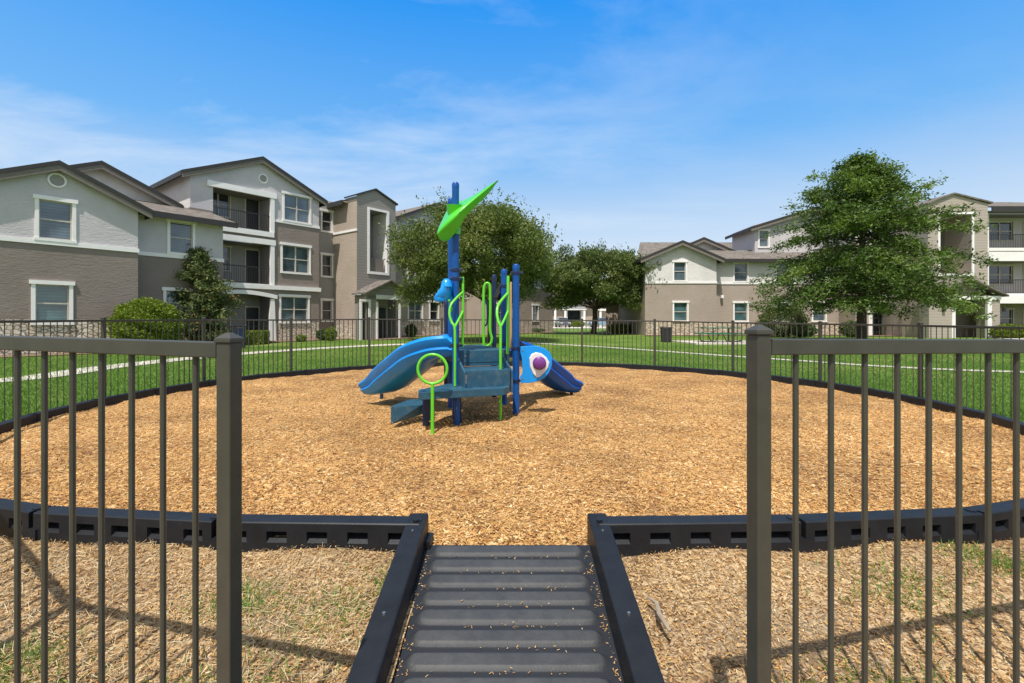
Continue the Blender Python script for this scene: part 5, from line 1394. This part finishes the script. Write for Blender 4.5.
# litter bin
lb = thing('litter_bin', 'dark slatted round litter bin standing on the lawn left of the picnic table', 'bin', (8.55,26.8,.07))
mb = MB(); c = Vector((8.55,26.8,.05)); n = 24
for k in range(n):
    a0_, a1_ = 2*PI*k/n, 2*PI*(k+.7)/n
    pts_ = [(c.x+r*math.cos(a), c.y+r*math.sin(a)) for a, r in ((a0_,.26),(a1_,.26),(a1_,.285),(a0_,.285))]
    tp = [(c.x+(x-c.x)*1.14, c.y+(y-c.y)*1.14) for x, y in pts_]
    mb.hexa([(x,y,.10) for x, y in pts_]+[(x,y,.86) for x, y in tp])
mb.tube([(c.x,c.y,.08),(c.x,c.y,.84)], [.24,.28], 20)
bd = mb.build('bin_body', M['bin'], lb)
mb = MB(); mb.tube([c+Vector((.33*math.cos(2*PI*k/24), .33*math.sin(2*PI*k/24), .84)) for k in range(24)], .02, 8, closed=True); mb.build('bin_rim', M['bin'], lb, smooth=True)
# grey utility pedestal near the patio
up = thing('utility_box', 'slim dark blue-grey box standing left of the boxwood', 'utility box', gpx(241,21.5))
x_, y_, z_ = gpx(241,21.5); mb = MB(); mb.box(x_-.13,x_+.13,y_-.13,y_+.13,z_-.02,z_+.86); mb.build('box_body', M['navy'], up, bevel=.02)
mb = MB(); mb.box(x_-.15,x_+.15,y_-.15,y_+.15,z_+.862,z_+.91); mb.build('box_lid', M['bin'], up, bevel=.02)
# patio chairs on the right-hand patio
def patio_chair(x, y, z, lab, mat):
    t = thing('patio_chair', lab, 'chair', (x,y,z))
    mb = MB(); mb.box(x-.25,x+.25,y-.22,y+.22,z+.40,z+.47); mb.build('seat', mat, t, bevel=.02)
    mb = MB(); mb.hexa([(x-.25,y+.22,z+.47),(x+.25,y+.22,z+.47),(x+.25,y+.27,z+.47),(x-.25,y+.27,z+.47),(x-.23,y+.32,z+.98),(x+.23,y+.32,z+.98),(x+.23,y+.36,z+.98),(x-.23,y+.36,z+.98)]); mb.build('backrest', mat, t, bevel=.02)
    for sx_ in (-1,1):
        for sy_ in (-1,1):
            mb = MB(); mb.tube([(x+sx_*.22,y+sy_*.19,z),(x+sx_*.22,y+sy_*.19,z+.40)], .018, 8); mb.build('leg', M['rail'], t)
M['redc'] = simple('red_plastic', (.42,.07,.045), .5)
patio_chair((894-512)/F*36.3, 36.3, -.04, 'red patio chair behind the railing of the right ground-floor patio', M['redc'])
patio_chair((878-512)/F*36.4, 36.4, -.04, 'dark patio chair left of the red chair on the right patio', M['rail'])
# mulch beds along the walls
M['bed'] = simple('bed_soil', (.20,.13,.085), .95, var=.35, scale=8, bmp=.6, bscale=20)
def strip(name, pts, mat, lift):
    mb = MB(); mb.face([(x, y, gz(x,y)+lift) for x, y in pts]); tag(mb.build(name, mat, recalc=False), kind='structure')
def lp(t, q_): r = FL.u*t+FL.v*q_; return (r.x, r.y)
for i, (ta_, tb_, qa, qb) in enumerate(((0,6.4,-24.3,-22.9),(6.4,10,-25.1,-23.4),(10,17.9,-27.8,-26.2),(17.9,21,-26.0,-24.0),(21.5,29.7,-27.8,-26.2),(29.7,39,-25.3,-23.9))):
    strip('flower_bed', [lp(ta_,qa), lp(tb_,qa), lp(tb_,qb), lp(ta_,qb)], M['bed'], .02+.004*i)
for i, (x0_, x1_, y0_, y1_) in enumerate(((9.9,15.7,35.4,36.6),(15.7,25.2,35.9,37.4),(25.2,29.5,33.9,35.6))):
    strip('flower_bed', [(x0_,y0_),(x1_,y0_),(x1_,y1_),(x0_,y1_)], M['bed'], .03+.004*i)
strip('flower_bed', [(5.0,39),(9.5,39),(9.8,42),(5.0,42)], M['bed'], .03)
# entry pavement far away
strip('parking_road', [(2,66),(26,66),(30,82),(0,82)], M['concrete'], .03)

# ------------------------------------------------------------------ parked cars far off
M['carpaint'] = simple('car_paint', (.10,.11,.13), .25, .4, coat=.8, var=.03)
M['carblue'] = simple('car_blue', (.22,.33,.42), .25, .2, coat=.8, var=.03)
M['tyre'] = simple('tyre', (.02,.02,.02), .8); M['rim'] = simple('rim', (.5,.5,.5), .3, .9)
M['lampc'] = simple('headlamp', (.75,.75,.75), .1)
def car(lab, x, y, z, rot, mat):
    t = thing('parked_car', lab, 'car', (x,y,z), 'cars parked in front of the distant clubhouse')
    cr, sr = math.cos(rot), math.sin(rot)
    fn = lambda a, b, c: (x+a*cr-b*sr, y+a*sr+b*cr, z+c)
    W = .9
    prof = [(-2.25,.35),(-2.3,.7),(-2.15,.92),(-1.25,1.0),(1.9,1.02),(2.2,.85),(2.25,.4)]
    def loft2(pf, ws):
        mb = MB(); mb.loft([[fn(a, s*ww, c) for (a, c), ww in zip(pf, ws)] for s in (-1, 1)]); return mb
    loft2(prof, [W*.95,W,W*.98,W*.95,W*.95,W*.97,W*.95]).build('body', mat, t, bevel=.06)
    gh = [(-1.3,1.0),(-.55,1.45),(1.0,1.5),(1.85,1.02)]
    loft2(gh, [W*.90,W*.74,W*.74,W*.88]).build('cabin', M['pane_dark'], t, bevel=.05)
    mb = MB(); mb.box(-.55,1.0,-W*.73,W*.73,1.46,1.53,fn); mb.build('roof', mat, t, bevel=.03)
    for sy in (-1,1):
        mb = MB(); mb.box(-2.33,-2.2,sy*.62-.16,sy*.62+.16,.66,.80,fn); mb.build('headlight', M['lampc'], t, bevel=.02)
        for sx_ in (-1.4,1.4):
            mb = MB(); mb.tube([fn(sx_,sy*(W-.2),.32), fn(sx_,sy*(W+.02),.32)], .32, 18); wh_ = mb.build('wheel', M['tyre'], t)
            mb = MB(); mb.tube([fn(sx_,sy*(W+.02),.32), fn(sx_,sy*(W+.035),.32)], .19, 14); mb.build('rim', M['rim'], wh_)
car('dark grey car parked facing the lawn below the white porch', (562.5-512)/F*76, 76, .12, PI/2+.1, M['carpaint'])
car('pale blue car parked right of the round oak trunk', (603-512)/F*76, 76, .12, .25, M['carblue'])
